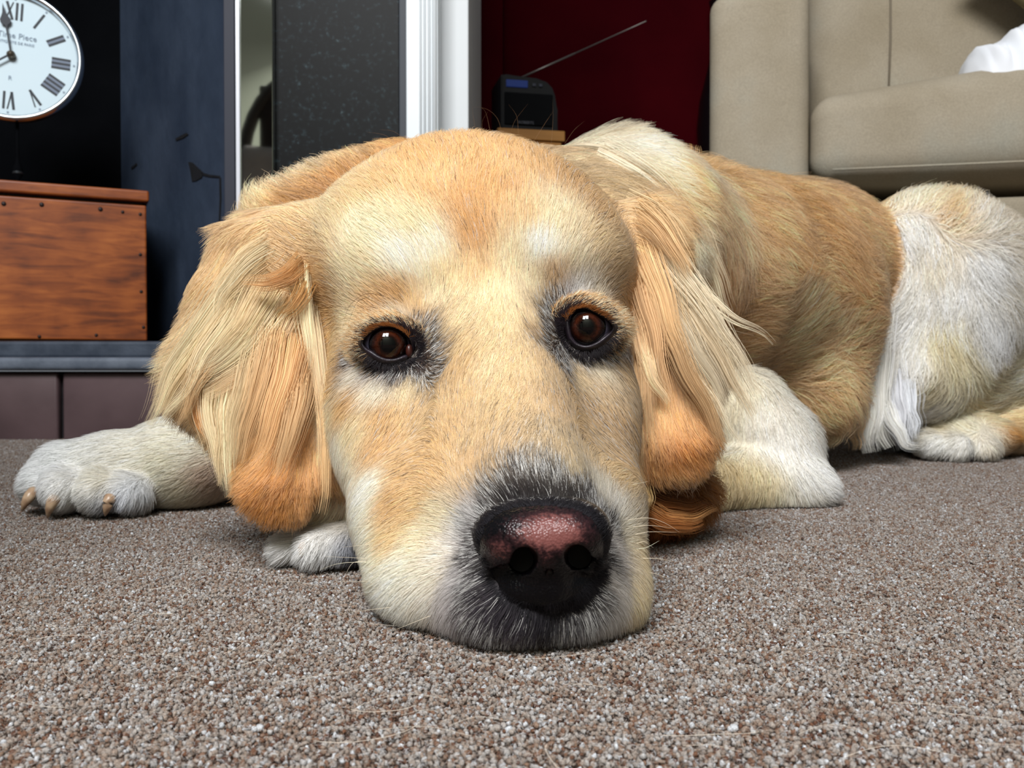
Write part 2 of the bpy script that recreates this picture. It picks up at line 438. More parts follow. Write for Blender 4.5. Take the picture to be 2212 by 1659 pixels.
# ---- clock
def build_clock():
    CYd = 1.36
    c = P(27, 124, CYd); Rr = R(140, CYd)
    root = empty('clock', tuple(c)); tag(root, 'round white wall clock with roman numerals and chrome rim above the crate', 'clock')
    root.rotation_euler = (0, math.radians(4), math.radians(20))
    metal, _, _ = new_mat('brushed_chrome', (0.66, 0.70, 0.74, 1), 0.2, 1.0)
    dialm = noise_mat('dial_paper', srgb(206, 226, 236), srgb(214, 232, 240), 4, 0.7, 0)
    ink, _, _ = new_mat('dial_ink', srgb(26, 34, 44), 0.6)
    grey, _, _ = new_mat('dial_grey_print', srgb(120, 132, 150), 0.7)
    faint, _, _ = new_mat('dial_faint_print', srgb(140, 156, 172), 0.7)
    brass, _, _ = new_mat('hand_brass', srgb(90, 82, 70), 0.4, 0.6)
    k = Rr / 140.0                             # metres a pixel
    bm = lathe_bm([(126 * k, -0.006), (128 * k, -0.014), (134 * k, -0.019), (139.5 * k, -0.015), (141 * k, -0.006), (138 * k, 0.008), (60 * k, 0.012), (0.0001, 0.012)], 96, 'Y')
    bm_obj('rim', bm, metal, root, True)
    bm_obj('dial', lathe_bm([(0.0001, -0.0075), (128.5 * k, -0.0075), (128.5 * k, -0.002), (0.0001, -0.002)], 96, 'Y'), dialm, root)
    def poly(bm, pts, y0=-0.0083, th=0.0006):
        a = [bm.verts.new((x, y0, z)) for x, z in pts]; b_ = [bm.verts.new((x, y0 + th, z)) for x, z in pts]
        bm.faces.new(a); bm.faces.new(b_[::-1])
        n = len(pts)
        for i in range(n): bm.faces.new((a[i], b_[i], b_[(i + 1) % n], a[(i + 1) % n]))
    def bar(bm, p, q, wd):
        p = Vector(p); q = Vector(q); d = (q - p).normalized(); n = Vector((-d.y, d.x)) * wd / 2
        poly(bm, [tuple(p + n), tuple(q + n), tuple(q - n), tuple(p - n)])
    glyph = {1: 'I', 2: 'II', 3: 'III', 4: 'IIII', 5: 'V', 6: 'VI', 7: 'VII', 8: 'VIII', 9: 'IX', 10: 'X', 11: 'XI', 12: 'XII'}
    wid = {'I': 9.5, 'V': 18, 'X': 18}
    for h in range(1, 13):
        bm = bmesh.new(); bg_ = bmesh.new()
        th = math.radians(90 - 30 * h)
        rad = Vector((math.cos(th), math.sin(th))); tan = Vector((rad.y, -rad.x))
        s = glyph[h]; total = sum(wid[c_] for c_ in s); x = -total / 2
        r0, r1 = 77, 114
        M_ = lambda u, r: (rad * r + tan * u) * k
        lo_u, hi_u = x, -x
        for ch in s:
            cw = wid[ch]; u = x + cw / 2
            if ch == 'I': bar(bm, M_(u, r0), M_(u, r1), 4.6 * k)
            elif ch == 'V':
                bar(bm, M_(u, r0), M_(u - cw * .34, r1), 5.2 * k); bar(bm, M_(u, r0), M_(u + cw * .34, r1), 2.6 * k)
            else:
                bar(bm, M_(u + cw * .34, r0), M_(u - cw * .34, r1), 5.2 * k); bar(bm, M_(u - cw * .34, r0), M_(u + cw * .34, r1), 2.2 * k)
            x += cw
        bm_obj('numeral', bm, ink, root)
        if s in ('III', 'IIII', 'II'):
            z_ = [M_(lo_u + 3, r0), M_(lo_u + 3, r1), M_(hi_u - 3, r1), M_(hi_u - 3, r0)]
            poly(bg_, [tuple(v) for v in z_], -0.0079, 0.0003); bm_obj('numeral_shading', bg_, grey, root)
        else: bg_.free()
    for i in range(12):
        bm = bmesh.new()
        th = math.radians(90 - 30 * i); p = Vector((math.cos(th), math.sin(th))) * 121 * k
        poly(bm, [tuple(p + Vector((math.cos(a), math.sin(a))) * 2.3 * k) for a in [j * math.pi / 4 for j in range(8)]])
        bm_obj('hour_dot', bm, faint, root)
    # hands
    def hand(name, ang, pts, y, tail=0):
        th = math.radians(90 - ang); rad = Vector((math.cos(th), math.sin(th))); tan = Vector((rad.y, -rad.x))
        bm = bmesh.new()
        out = [tuple((rad * r + tan * u) * k) for r, u in pts] + [tuple((rad * r - tan * u) * k) for r, u in reversed(pts) if u > 0.01]
        poly(bm, out, y, 0.0012); bm_obj(name, bm, ink, root)
    hand('minute_hand', 348, [(-8, 1.8), (60, 1.6), (63, 4), (67, 9.5), (74, 10.5), (80, 7), (88, 3.5), (108, 0.0)], -0.014)
    hand('hour_hand', 232, [(-8, 2.2), (42, 1.8), (45, 5), (50, 10), (56, 8), (70, 0.0)], -0.0165)
    bm_obj('hub', lathe_bm([(0.0001, -0.021), (5 * k, -0.020), (8.5 * k, -0.015), (8.5 * k, -0.008)], 24, 'Y'), brass, root, True)
    def text(body, x, z, size, m, name):
        return text_obj(body, size * k, m, name, root, (x * k, -0.0084, z * k))
    text('Time Piece', 8, 38, 17, faint, 'dial_lettering'); text('ANTIQUITE DE PARIS', 4, 26, 8, faint, 'dial_lettering')
    text('R', 0, -52, 13, faint, 'dial_lettering')
    # stand: dark stem from the crate lid up to the case
    return root, c, Rr
clock, cc, cR = build_clock()

# ---- wooden crate on the hearth
def build_crate():
    wood, nt, b = new_mat('stained_ply', srgb(150, 84, 34), 0.42, 0, 0.4)
    tc = node(nt, 'ShaderNodeTexCoord'); mp = node(nt, 'ShaderNodeMapping'); mp.inputs['Scale'].default_value = (2.5, 2.5, 16)
    nt.links.new(tc.outputs['Object'], mp.inputs[0])
    n1 = node(nt, 'ShaderNodeTexNoise', i_Scale=6.0, i_Detail=8.0, i_Distortion=0.8); nt.links.new(mp.outputs[0], n1.inputs['Vector'])
    n2 = node(nt, 'ShaderNodeTexNoise', i_Scale=14.0, i_Detail=6.0); nt.links.new(tc.outputs['Object'], n2.inputs['Vector'])
    mx = node(nt, 'ShaderNodeMath', operation='MULTIPLY_ADD', i_1=0.5, i_2=0.0); nt.links.new(n1.outputs['Fac'], mx.inputs[0])
    ad = node(nt, 'ShaderNodeMath', operation='MULTIPLY_ADD', i_1=0.5); nt.links.new(n2.outputs['Fac'], ad.inputs[0]); nt.links.new(mx.outputs[0], ad.inputs[2])
    r = ramp(nt, [(0.36, srgb(84, 38, 14)), (0.47, srgb(126, 62, 22)), (0.56, srgb(148, 78, 30)), (0.68, srgb(172, 98, 42))])
    nt.links.new(ad.outputs[0], r.inputs[0]); nt.links.new(r.outputs[0], b.inputs['Base Color'])
    edge = noise_mat('worn_wood_edge', srgb(120, 66, 30), srgb(170, 104, 54), 30, 0.6, 0.1)
    nail, _, _ = new_mat('nail_iron', srgb(40, 30, 28), 0.5, 0.6)
    Pr = P(319, 732, 1.335); Pl = P(0, 738, 1.255)
    d = Vector((Pr[0] - Pl[0], Pr[1] - Pl[1], 0)); yaw = math.atan2(d.y, d.x)
    root = empty('wooden_crate', (Pr[0], Pr[1], zr)); root.rotation_euler = (0, 0, yaw)
    tag(root, 'stained plywood crate with nailed edges and overhanging lid standing on the hearth', 'crate')
    Wd = 0.30; H = P(319, 413, 1.335)[2] - zr; lidh = R(24, 1.335); gap = 0.0045
    front_top = H - lidh - gap
    b1 = box('front_panel', (-Wd, 0, 0.003), (-0.0005, 0.008, front_top), wood, root, 0.0025, 3)
    box('side_panel', (-0.009, 0.008, 0.003), (0, 0.22, front_top), edge, root, 0.001)
    box('back_panel', (-Wd, 0.212, 0.003), (-0.009, 0.22, front_top), edge, root, 0.001)
    box('side_panel', (-Wd, 0.008, 0.003), (-Wd + 0.009, 0.212, front_top), edge, root, 0.001)
    box('base_panel', (-Wd + .009, 0.008, 0.0), (-0.009, 0.212, 0.008), edge, root, 0.0)
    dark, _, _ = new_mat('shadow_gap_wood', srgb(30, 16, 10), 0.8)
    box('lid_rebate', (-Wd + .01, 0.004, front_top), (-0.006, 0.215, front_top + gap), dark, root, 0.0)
    box('lid', (-Wd - 0.004, -0.006, front_top + gap), (0.003, 0.226, H), wood, root, 0.003, 3)
    inv = Matrix.Translation(root.location) @ Matrix.Rotation(yaw, 4, 'Z')
    inv = inv.inverted()
    o0 = inv @ Vector((0, 0, CAM_H))
    for (px, py) in [(8, 440), (90, 442), (217, 452), (303, 463), (303, 550), (305, 630), (310, 707), (85, 727), (208, 724), (265, 458)]:
        d0 = inv.to_3x3() @ Vector(P(px, py, 1.0) - np.array([0, 0, CAM_H]))
        t = -o0.y / d0.y
        p = o0 + d0 * t
        r_ = 0.0032 if py < 445 or px == 217 else 0.0024
        bm = bmesh.new(); bmesh.ops.create_uvsphere(bm, u_segments=10, v_segments=6, radius=r_)
        for v in bm.verts: v.co = Vector((v.co.x, v.co.y * 0.4, v.co.z)) + Vector((p.x, -0.0004, max(p.z, 0.006)))
        bm_obj('nail', bm, nail, root, True)
    return root, H
crate, crateH = build_crate()
# clock stand: slim dark stem with a turned finial, from the lid up to the clock case
stand_m, _, _ = new_mat('dark_pewter', srgb(70, 76, 80), 0.4, 0.8)
sp = P(41, 400, 1.36)
lid_z = zr + crateH
st = empty('clock_stand', (cc[0] + 0.004, cc[1] + 0.004, lid_z)); tag(st, 'slim dark metal stand on the crate lid under the clock', 'stand')
hh = cc[2] - cR - lid_z
bm_obj('foot', lathe_bm([(0.0001, 0), (0.026, 0), (0.026, 0.003), (0.008, 0.006), (0.0001, 0.006)], 32), stand_m, st, True)
bm_obj('stem', lathe_bm([(0.0028, 0.004), (0.0026, hh * .22), (0.007, hh * .28), (0.0065, hh * .38), (0.003, hh * .46), (0.0024, hh * .55), (0.0022, hh + 0.006)], 20), soot, st, True)
bm_obj('finial', lathe_bm([(0.0001, hh * .24), (0.0075, hh * .3), (0.0058, hh * .36), (0.0036, hh * .42), (0.0001, hh * .5)], 20), stand_m, st, True)

# ---- radio on a wooden box, in front of the red wall
def build_radio():
    Yb = 1.92
    woodb = noise_mat('golden_wood', srgb(150, 104, 50), srgb(176, 124, 62), 6, 0.5, 0.05, 20, stretch=(1, 1, 8))
    zt = P(1150, 275, Yb)[2]
    yaw = math.radians(12)
    x0, x1 = P(1075, 262, Yb)[0], P(1224, 300, Yb + .03)[0]
    st_ = empty('side_cabinet', (x0, Yb, 0), yaw); tag(st_, 'golden wooden cabinet under the radio by the red wall', 'cabinet')
    W_ = x1 - x0
    box('top', (0, -0.0, zt - 0.022), (W_, 0.24, zt), woodb, st_, 0.002)
    box('carcass', (0.006, 0.006, 0.03), (W_ - 0.006, 0.235, zt - 0.022), woodb, st_, 0.002)
    box('door', (0.012, -0.004, 0.05), (W_ - 0.012, 0.006, zt - 0.03), woodb, st_, 0.003)
    box('plinth', (0.012, 0.014, 0.0), (W_ - 0.012, 0.225, 0.03), woodb, st_, 0.001)
    rd = empty('radio', (x0, Yb, zt), yaw); tag(rd, 'small black radio with blue display and raised aerial on the golden cabinet', 'radio')
    blk, _, _ = new_mat('black_plastic', srgb(7, 8, 10), 0.5, 0, .2)
    blk2, _, _ = new_mat('black_mesh_grille', srgb(5, 6, 8), 0.8, 0, .1)
    disp, nt, b = new_mat('blue_display', srgb(20, 34, 80), 0.2)
    b.inputs['Emission Color'].default_value = srgb(46, 66, 130); b.inputs['Emission Strength'].default_value = 0.25
    Hh = R(118, Yb); w0, w1 = 0.012, W_ - 0.012
    bm = bmesh.new()
    prof = [(w0, 0.0005), (w1 + .002, 0.0005), (w1 + .001, Hh * .42), (w1 - .004, Hh * .70), (w1 - .010, Hh * .84), (w1 - .022, Hh * .94), (w1 - .045, Hh), (w0 + .01, Hh * 1.03), (w0, Hh * 1.02)]
    a = [bm.verts.new((x, 0.02, z)) for x, z in prof]; c_ = [bm.verts.new((x, 0.15, z)) for x, z in prof]
    bm.faces.new(a); bm.faces.new(c_[::-1])
    for i in range(len(prof)): bm.faces.new((a[i], c_[i], c_[(i + 1) % len(prof)], a[(i + 1) % len(prof)]))
    bmesh.ops.bevel(bm, geom=[e for e in bm.edges if abs(e.verts[0].co.y - e.verts[1].co.y) < 1e-6], offset=0.003, segments=2, affect='EDGES')
    bm_obj('body', bm, blk, rd)
    box('grille', (w0 + .006, 0.016, 0.012), (w1 - .010, 0.021, Hh * .70), blk2, rd, 0.002)
    box('display', (w0 + .010, 0.0165, Hh * .80), (w0 + .056, 0.021, Hh * .93), disp, rd, 0.001)
    for i in range(2):
        box('button', (w0 + .066 + .014 * i, 0.0165, Hh * .83), (w0 + .074 + .014 * i, 0.021, Hh * .89), jm, rd, 0.001)
    lab, _, _ = new_mat('silver_lettering', srgb(70, 72, 80), 0.5)
    text_obj('ROBERTS', 0.008, lab, 'lettering', rd, (w0 + 0.052, 0.0155, Hh * .13), extrude=.0002)
    an, _, _ = new_mat('aerial_metal', srgb(110, 104, 100), 0.4, 0.7)
    iv = (Matrix.Translation(rd.location) @ Matrix.Rotation(yaw, 4, 'Z')).inverted()
    q0 = iv @ Vector(P(1094, 152, Yb + .09)); q1 = iv @ Vector(P(1393, 47, Yb + .06))
    q0.z = min(q0.z, Hh * 1.02)
    bm_obj('aerial', tube_bm([q0, q0.lerp(q1, .5), q0.lerp(q1, .5), q1, q1 + (q1 - q0) * .01], [0.0026, 0.0022, 0.0016, 0.0013, 0.0022], 8), an, rd, True)
build_radio()

# ---- dark vase with red flowers, behind the sofa arm
def build_vase():
    Yv = 2.215
    c = P(1556, 280, Yv)
    root = empty('vase', (c[0], Yv, 0)); tag(root, 'tall dark vase standing behind the sofa arm', 'vase')
    vm, _, _ = new_mat('dark_glaze', srgb(16, 9, 12), 0.25)
    zc = c[2]
    prof = [(0.0001, 0), (0.055, 0), (0.058, 0.01), (0.028, zc * .35), (0.030, zc * .62), (0.052, zc * .9), (0.056, zc), (0.050, zc * 1.10), (0.024, zc * 1.26), (0.020, zc * 1.4), (0.028, zc * 1.46), (0.022, zc * 1.455)]
    bm_obj('body', lathe_bm(prof, 48), vm, root, True)
    rm = noise_mat('red_petals', srgb(120, 8, 26), srgb(170, 20, 40), 40, 0.6, 0.2)
    gm_, _, _ = new_mat('dark_stem', srgb(30, 40, 24), 0.6)
    for i, (px, py, wh) in enumerate([(1556, -10, 'leftmost'), (1590, -2, 'middle'), (1626, -14, 'rightmost')]):
        p = P(px, py, Yv - 0.012 * i)
        fr = empty('flower', tuple(p)); tag(fr, wh + ' red flower head in the dark vase behind the sofa arm', 'flower', 'red flowers in the vase')
        bm = bmesh.new()
        for j in range(26):
            th = j * 2.399; ph = math.acos(1 - 1.5 * (j + .5) / 26)
            d = Vector((math.sin(ph) * math.cos(th), math.sin(ph) * math.sin(th), math.cos(ph)))
            r_ = bmesh.ops.create_icosphere(bm, subdivisions=1, radius=0.010)
            q = d.to_track_quat('Z', 'Y').to_matrix()
            for v in r_['verts']: v.co = q @ Vector((v.co.x * 1.1, v.co.y * 1.1, v.co.z * 0.5)) + d * 0.020
        bm_obj('petals', bm, rm, fr, True)
        q = Vector((c[0], Yv, zc * 1.44)) - Vector(p)
        bm_obj('stem', tube_bm([(0, 0, 0), q * .5 + Vector((0.004, 0, 0)), q], 0.002, 6), gm_, fr, True)
build_vase()

# ---- sofa
def build_sofa():
    fab, nt, b = new_mat('sofa_fabric', srgb(160, 150, 130), 0.9, 0, 0.1)
    tc = node(nt, 'ShaderNodeTexCoord')
    n1 = node(nt, 'ShaderNodeTexNoise', i_Scale=7.0, i_Detail=5.0); nt.links.new(tc.outputs['Object'], n1.inputs['Vector'])
    n2 = node(nt, 'ShaderNodeTexNoise', i_Scale=420.0, i_Detail=2.0); nt.links.new(tc.outputs['Object'], n2.inputs['Vector'])
    r = ramp(nt, [(0.3, srgb(148, 137, 117)), (0.55, srgb(160, 150, 132)), (0.75, srgb(158, 155, 142))]); nt.links.new(n1.outputs['Fac'], r.inputs[0])
    mr = node(nt, 'ShaderNodeMapRange', i_1=0.3, i_2=0.7, i_3=0.9, i_4=1.08); nt.links.new(n2.outputs['Fac'], mr.inputs[0])
    vm = node(nt, 'ShaderNodeVectorMath', operation='SCALE'); nt.links.new(r.outputs[0], vm.inputs[0]); nt.links.new(mr.outputs[0], vm.inputs['Scale'])
    nt.links.new(vm.outputs[0], b.inputs['Base Color'])
    bp = node(nt, 'ShaderNodeBump', i_Strength=0.3, i_Distance=0.001); nt.links.new(n2.outputs['Fac'], bp.inputs['Height'])
    n3 = node(nt, 'ShaderNodeTexNoise', i_Scale=9.0, i_Detail=3.0); nt.links.new(tc.outputs['Object'], n3.inputs['Vector'])
    bp2 = node(nt, 'ShaderNodeBump', i_Strength=0.35, i_Distance=0.012); nt.links.new(n3.outputs['Fac'], bp2.inputs['Height'])
    nt.links.new(bp2.outputs[0], bp.inputs['Normal']); nt.links.new(bp.outputs[0], b.inputs['Normal'])
    seamm, _, _ = new_mat('seam_thread', srgb(120, 110, 94), 0.9)
    SY = 1.36
    ax0, ax1 = P(1533, 200, SY)[0], P(1741, 200, SY)[0]
    # sofa stands a little turned: its right end is nearer
    yaw = math.radians(-12.5)
    root = empty('sofa', (ax0, SY, 0), yaw); tag(root, 'beige fabric sofa with box arm and thick seat cushion behind the dog', 'sofa')
    Wa = ax1 - ax0
    zt = P(1740, -14, SY)[2]
    zsb = P(2100, 398, SY)[2]                  # underside of the cushion
    def cushion(name, lo, hi, bev, puff=(0, 0, 0), seg=5, sub=3, parent=root, m=fab, wr=0.0, seed=0):
        bm = box_bm(lo, hi, bev, seg)
        bmesh.ops.subdivide_edges(bm, edges=[e for e in bm.edges if e.calc_length() > 0.05], cuts=10, use_grid_fill=True)
        c = (Vector(lo) + Vector(hi)) / 2; h = (Vector(hi) - Vector(lo)) / 2
        from mathutils import noise as mn
        for v in bm.verts:
            q = Vector(((v.co.x - c.x) / h.x, (v.co.y - c.y) / h.y, (v.co.z - c.z) / h.z))
            for a_ in range(3):
                o1, o2 = [t for t in range(3) if t != a_]
                v.co[a_] += q[a_] * puff[a_] * max(0, 1 - q[o1] ** 2) * max(0, 1 - q[o2] ** 2)
            if wr:
                v.co += Vector((0, -1, 0)) * wr * mn.noise(Vector((v.co.x * 8, seed, v.co.z * 34)))
        return bm_obj(name, bm, m, parent, True)
    cushion('arm', (0, 0, 0.05), (Wa, 0.72, zt), 0.022, (0.0, 0.006, 0.004))
    cushion('back', (Wa, 0.56, 0.05), (1.75, 0.74, zt + 0.05), 0.03)
    # base with shadow gap under the cushion
    cushion('base', (Wa + 0.003, 0.018, 0.045), (1.75, 0.56, zsb - 0.030), 0.012)
    # seat cushion
    zc1 = P(1800, 214, SY)[2]
    sc_ = cushion('seat_cushion', (Wa + 0.002, -0.006, zsb), (1.05, 0.55, zc1 + 0.012), 0.032, (0, 0.016, 0.030))
    for v in sc_.data.vertices:
        f_ = min(1, max(0, (v.co.z - zsb) / (zc1 - zsb))); f_ = f_ * f_ * (3 - 2 * f_)
        v.co.z += f_ * ((v.co.x - Wa) * 0.10 - 0.016)
    for zz in (zsb + 0.012,):
        bm_obj('piping', tube_bm([(Wa + 0.03, -0.007, zz), (Wa + .2, -0.0105, zz - .001), (Wa + .5, -0.0125, zz - .001), (1.02, -0.007, zz)], 0.0016, 8), fab, root, True)
    # back cushion: gusset panel and front, with a seam
    gx0 = Wa + R(28, SY); gx1 = Wa + 0.13
    bc = cushion('back_cushion', (Wa + 0.012, 0.16, zc1 - 0.03), (0.74, 0.555, zt + 0.30), 0.045, (0.0, 0.02, 0.02), wr=0.004, seed=1.0)
    bm_obj('seam', tube_bm([(gx1, 0.153, zc1), (gx1 + .002, 0.144, zc1 + .12), (gx1, 0.142, zc1 + .3), (gx1, 0.15, zt + .25)], 0.0016, 6), seamm, bc, True)
    # feet
    ft, _, _ = new_mat('dark_wood_foot', srgb(40, 26, 18), 0.5)
    for fx in (0.04, 1.69):
        for fy in (0.05, 0.66):
            box('foot', (fx - .025, fy - .025, 0), (fx + .025, fy + .025, 0.052), ft, root, 0.004)
    # small panel strip between arm and back cushion
    # olive scatter cushion and white cloth
    ol = noise_mat('olive_fabric', srgb(110, 100, 70), srgb(130, 118, 84), 20, 0.9, 0.2, 200)
    return root, fab, SY, yaw, zc1, zt, Wa, ol, ax0
sofa, fab, SY, syaw, zc1, zt, Wa, olive, ax0 = build_sofa()
Ms = Matrix.Translation(sofa.location) @ Matrix.Rotation(syaw, 4, 'Z')
def pillow(name, cpx, cpy, Y, w_, h_, t_, m, rot, label, cat):
    bm = bmesh.new(); bmesh.ops.create_grid(bm, x_segments=24, y_segments=24, size=1.0)
    vs0 = [v.co.copy() for v in bm.verts]; bm.free()
    verts = []; faces = []
    n = 25
    for s in (1, -1):
        for i in range(n):
            for j in range(n):
                u, v = -1 + 2 * i / (n - 1), -1 + 2 * j / (n - 1)
                e = max(0, (1 - u ** 4)) ** .5 * max(0, (1 - v ** 4)) ** .5
                pin = 1 - 0.10 * (1 - u * u) * abs(v) ** 3; pin2 = 1 - 0.10 * (1 - v * v) * abs(u) ** 3
                verts.append((u * w_ * pin2, s * t_ * e, v * h_ * pin))
    for s in range(2):
        for i in range(n - 1):
            for j in range(n - 1):
                a = s * n * n + i * n + j
                q = (a, a + n, a + n + 1, a + 1)
                faces.append(q if s else q[::-1])
    o = mesh_obj(name, verts, faces, m, None, True)
    bm = bmesh.new(); bm.from_mesh(o.data); bmesh.ops.remove_doubles(bm, verts=bm.verts, dist=1e-4); bmesh.ops.recalc_face_normals(bm, faces=bm.faces); bm.to_mesh(o.data); bm.free()
    o.location = tuple(P(cpx, cpy, Y)); o.rotation_euler = rot
    tag(o, label, cat); return o
pillow('scatter_cushion', 2306, -96, 1.33, 0.105, 0.105, 0.026, olive, (math.radians(-8), math.radians(43), math.radians(-12.5)), 'olive brown scatter cushion leaning on the beige back cushion above the white cloth', 'cushion')

# crumpled white cloth lying on the seat cushion
def build_cloth():
    wm = noise_mat('white_cotton', srgb(226, 230, 236), srgb(238, 240, 244), 12, 0.85, 0.15, 80)
    n, m_ = 60, 40
    rg = random.Random(5)
    from mathutils import noise as mn
    verts = []; faces = []
    Yc = 1.285
    base = P(2120, 128, Yc)
    x0 = base[0]; zb = base[2]
    for i in range(n):
        for j in range(m_):
            u = i / (n - 1); v = j / (m_ - 1)
            ang = v * math.pi
            hgt = 0.028 + 0.045 * u ** 1.1
            wob = 0.012 * mn.noise(Vector((u * 9 + v * 3, v * 2.0, 0.3))) + 0.006 * mn.noise(Vector((u * 24, v * 5, 1.7)))
            endr = min(1, (u * 9) ** .5)
            x = x0 + u * 0.13
            y = Yc + 0.05 - 0.05 * math.cos(ang) * endr - 0.20 * u * 0.21
            z = zb - 0.034 + ((hgt + .024) * max(0, math.sin(ang)) ** .7 * endr) + wob * math.sin(ang) + 0.012 * u
            y -= 0.010 * math.sin(u * 34 + v * 2) * math.sin(ang) * endr
            verts.append((x, y, z))
    for i in range(n - 1):
        for j in range(m_ - 1):
            a = i * m_ + j; faces.append((a, a + 1, a + m_ + 1, a + m_))
    o = mesh_obj('white_cloth', verts, faces, wm, None, True)
    md = o.modifiers.new('thick', 'SOLIDIFY'); md.thickness = 0.003
    tag(o, 'crumpled white cotton cloth lying on the beige seat cushion', 'cloth')
build_cloth()

# ---- the room behind the camera, seen only in the steel strip: wall, and a dark chair with a pale throw
wallb = noise_mat('olive_grey_wall', srgb(206, 210, 188), srgb(214, 216, 196), 3, 0.8, 0.05, 40)
struct(box('wall_front', (-2.6, -1.62, -0.003), (2.4, -1.56, 2.3), wallb, None, 0))
def build_chair():
    dk, _, _ = new_mat('dark_chair_wood', srgb(44, 28, 22), 0.4)
    sm = noise_mat('blue_grey_seat', srgb(60, 70, 84), srgb(80, 90, 104), 20, 0.9, 0.1)
    root = empty('chair', (-0.545, -0.02, 0)); tag(root, 'dark wooden chair with rounded back, mirrored in the steel strip', 'chair')
    box('seat', (-.19, -.40, .40), (.19, .0, .44), sm, root, 0.012, 3, True)
    for x, y in ((-.165, -.37), (.165, -.37), (-.165, -.03), (.165, -.03)):
        bm_obj('leg', tube_bm([(x, y, .40), (x * 1.05, y * 1.03, 0)], [.018, .013], 10), dk, root, True)
    arc = [(-.17, 0.0, .44)] + [(-.17 * math.cos(a), 0.02, .62 + .25 * math.sin(a)) for a in [math.pi * i / 16 for i in range(17)]] + [(.17, 0.0, .44)]
    bm_obj('back_frame', tube_bm(arc, .017, 10), dk, root, True)
    box('back_splat', (-.125, 0.012, .46), (.125, 0.026, .84), dk, root, 0.006, 2)
build_chair()
def throw():
    tm = noise_mat('pale_throw_wool', srgb(176, 164, 158), srgb(206, 196, 190), 12, 0.95, 0.2, 60)
    from mathutils import noise as mn
    v = []; f = []; n, m_ = 30, 40
    for i in range(n):
        for j in range(m_):
            x = -.16 + .32 * i / (n - 1); s = j / (m_ - 1) * .62
            if s < .20: y, z = -.03, .50 + s * .0 + (.455 + s - .50)
            elif s < .24: y, z = -.03 + (s - .20) * 2.0, .665
            else: y, z = .062, .665 - (s - .24)
            w_ = .010 * mn.noise(Vector((x * 22, s * 5, 2.0)))
            v.append((x, y + w_ * (1 if y > 0 else .3), z + .010 * mn.noise(Vector((x * 9, 3.1, 0)))))
    for i in range(n - 1):
        for j in range(m_ - 1):
            a = i * m_ + j; f.append((a, a + 1, a + m_ + 1, a + m_))
    o = mesh_obj('throw', v, f, tm, None, True); o.location = (-0.545, -0.02, 0)
    o.modifiers.new('thick', 'SOLIDIFY').thickness = .006
    tag(o, 'pale wool throw draped over the dark chair, mirrored in the steel strip', 'throw')
throw()
# ================================================================== THE DOG
HEAD, EARL, EARR, NECK, TORSO, THIGH, LEGL, LEGR, PAWM, HINDP = range(10)
VOX = 0.0028
LO = np.array([-0.37, 0.262, -0.012]); HI = np.array([0.79, 1.22, 0.31])
NG = np.ceil((HI - LO) / VOX).astype(int)
SD = np.full(NG, 0.05, np.float32)
prims = []                                     # kept to name the region of each vertex afterwards

def rot_from(ax_deg):
    rx, ry, rz = [math.radians(a) for a in ax_deg]
    return np.array((Matrix.Rotation(rz, 3, 'Z') @ Matrix.Rotation(ry, 3, 'Y') @ Matrix.Rotation(rx, 3, 'X')))
def d_ell(p, c, r, M_):
    q = (p - c) @ M_
    k0 = np.linalg.norm(q / r, axis=-1); k1 = np.linalg.norm(q / (r * r), axis=-1) + 1e-9
    return k0 * (k0 - 1.0) / k1
def d_cone(p, a, b_, ra, rb, fl, M_):
    ba = b_ - a
    t = np.clip(((p - a) @ ba) / (ba @ ba), 0, 1)[..., None]
    q = p - (a + ba * t)
    r_ = (ra + (rb - ra) * t)[..., 0]
    if fl is None: return np.linalg.norm(q, axis=-1) - r_
    q = (q @ M_) / np.array(fl)
    return (np.linalg.norm(q, axis=-1) - r_) * min(fl)
def put(fn, lo, hi, k, region, sub=False):
    global SD
    prims.append((fn, region, sub))
    m_ = 0.022
    i0 = np.maximum(((lo - m_ - LO) / VOX).astype(int), 0); i1 = np.minimum(np.ceil((hi + m_ - LO) / VOX).astype(int) + 1, NG)
    if (i1 <= i0).any(): return
    ax = [LO[a] + (np.arange(i0[a], i1[a])) * VOX for a in range(3)]
    g = np.stack(np.meshgrid(*ax, indexing='ij'), -1).astype(np.float32)
    d = fn(g).astype(np.float32)
    s = (slice(i0[0], i1[0]), slice(i0[1], i1[1]), slice(i0[2], i1[2]))
    a = SD[s]
    if sub:
        d = -d
        h = np.maximum(k - np.abs(a - d), 0) / k
        SD[s] = np.maximum(a, d) + h * h * k * 0.25
    else:
        h = np.maximum(k - np.abs(a - d), 0) / k
        SD[s] = np.minimum(a, d) - h * h * k * 0.25
def ell(px, py, Y, rx, rz, ry, region, k=0.012, rot=(0, 0, 0), sub=False):
    """ellipsoid: centre pixel and distance, rx rz in pixels, ry (depth) in metres"""
    c = P(px, py, Y); r = np.array([R(rx, Y), ry, R(rz, Y)]); M_ = rot_from(rot)
    m_ = r.max()
    put(lambda p: d_ell(p, c, r, M_), c - m_, c + m_, k, region, sub)
def con(a, b_, region, k=0.012, fl=None, rot=(0, 0, 0), sub=False):
    """round cone between (px, py, Y, r_px) and (px, py, Y, r_px)"""
    A_, B_ = P(*a[:3]), P(*b_[:3]); ra, rb = R(a[3], a[2]), R(b_[3], b_[2]); M_ = rot_from(rot)
    m_ = max(ra, rb) * (max(fl) if fl else 1)
    put(lambda p: d_cone(p, A_, B_, ra, rb, fl, M_), np.minimum(A_, B_) - m_, np.maximum(A_, B_) + m_, k, region, sub)

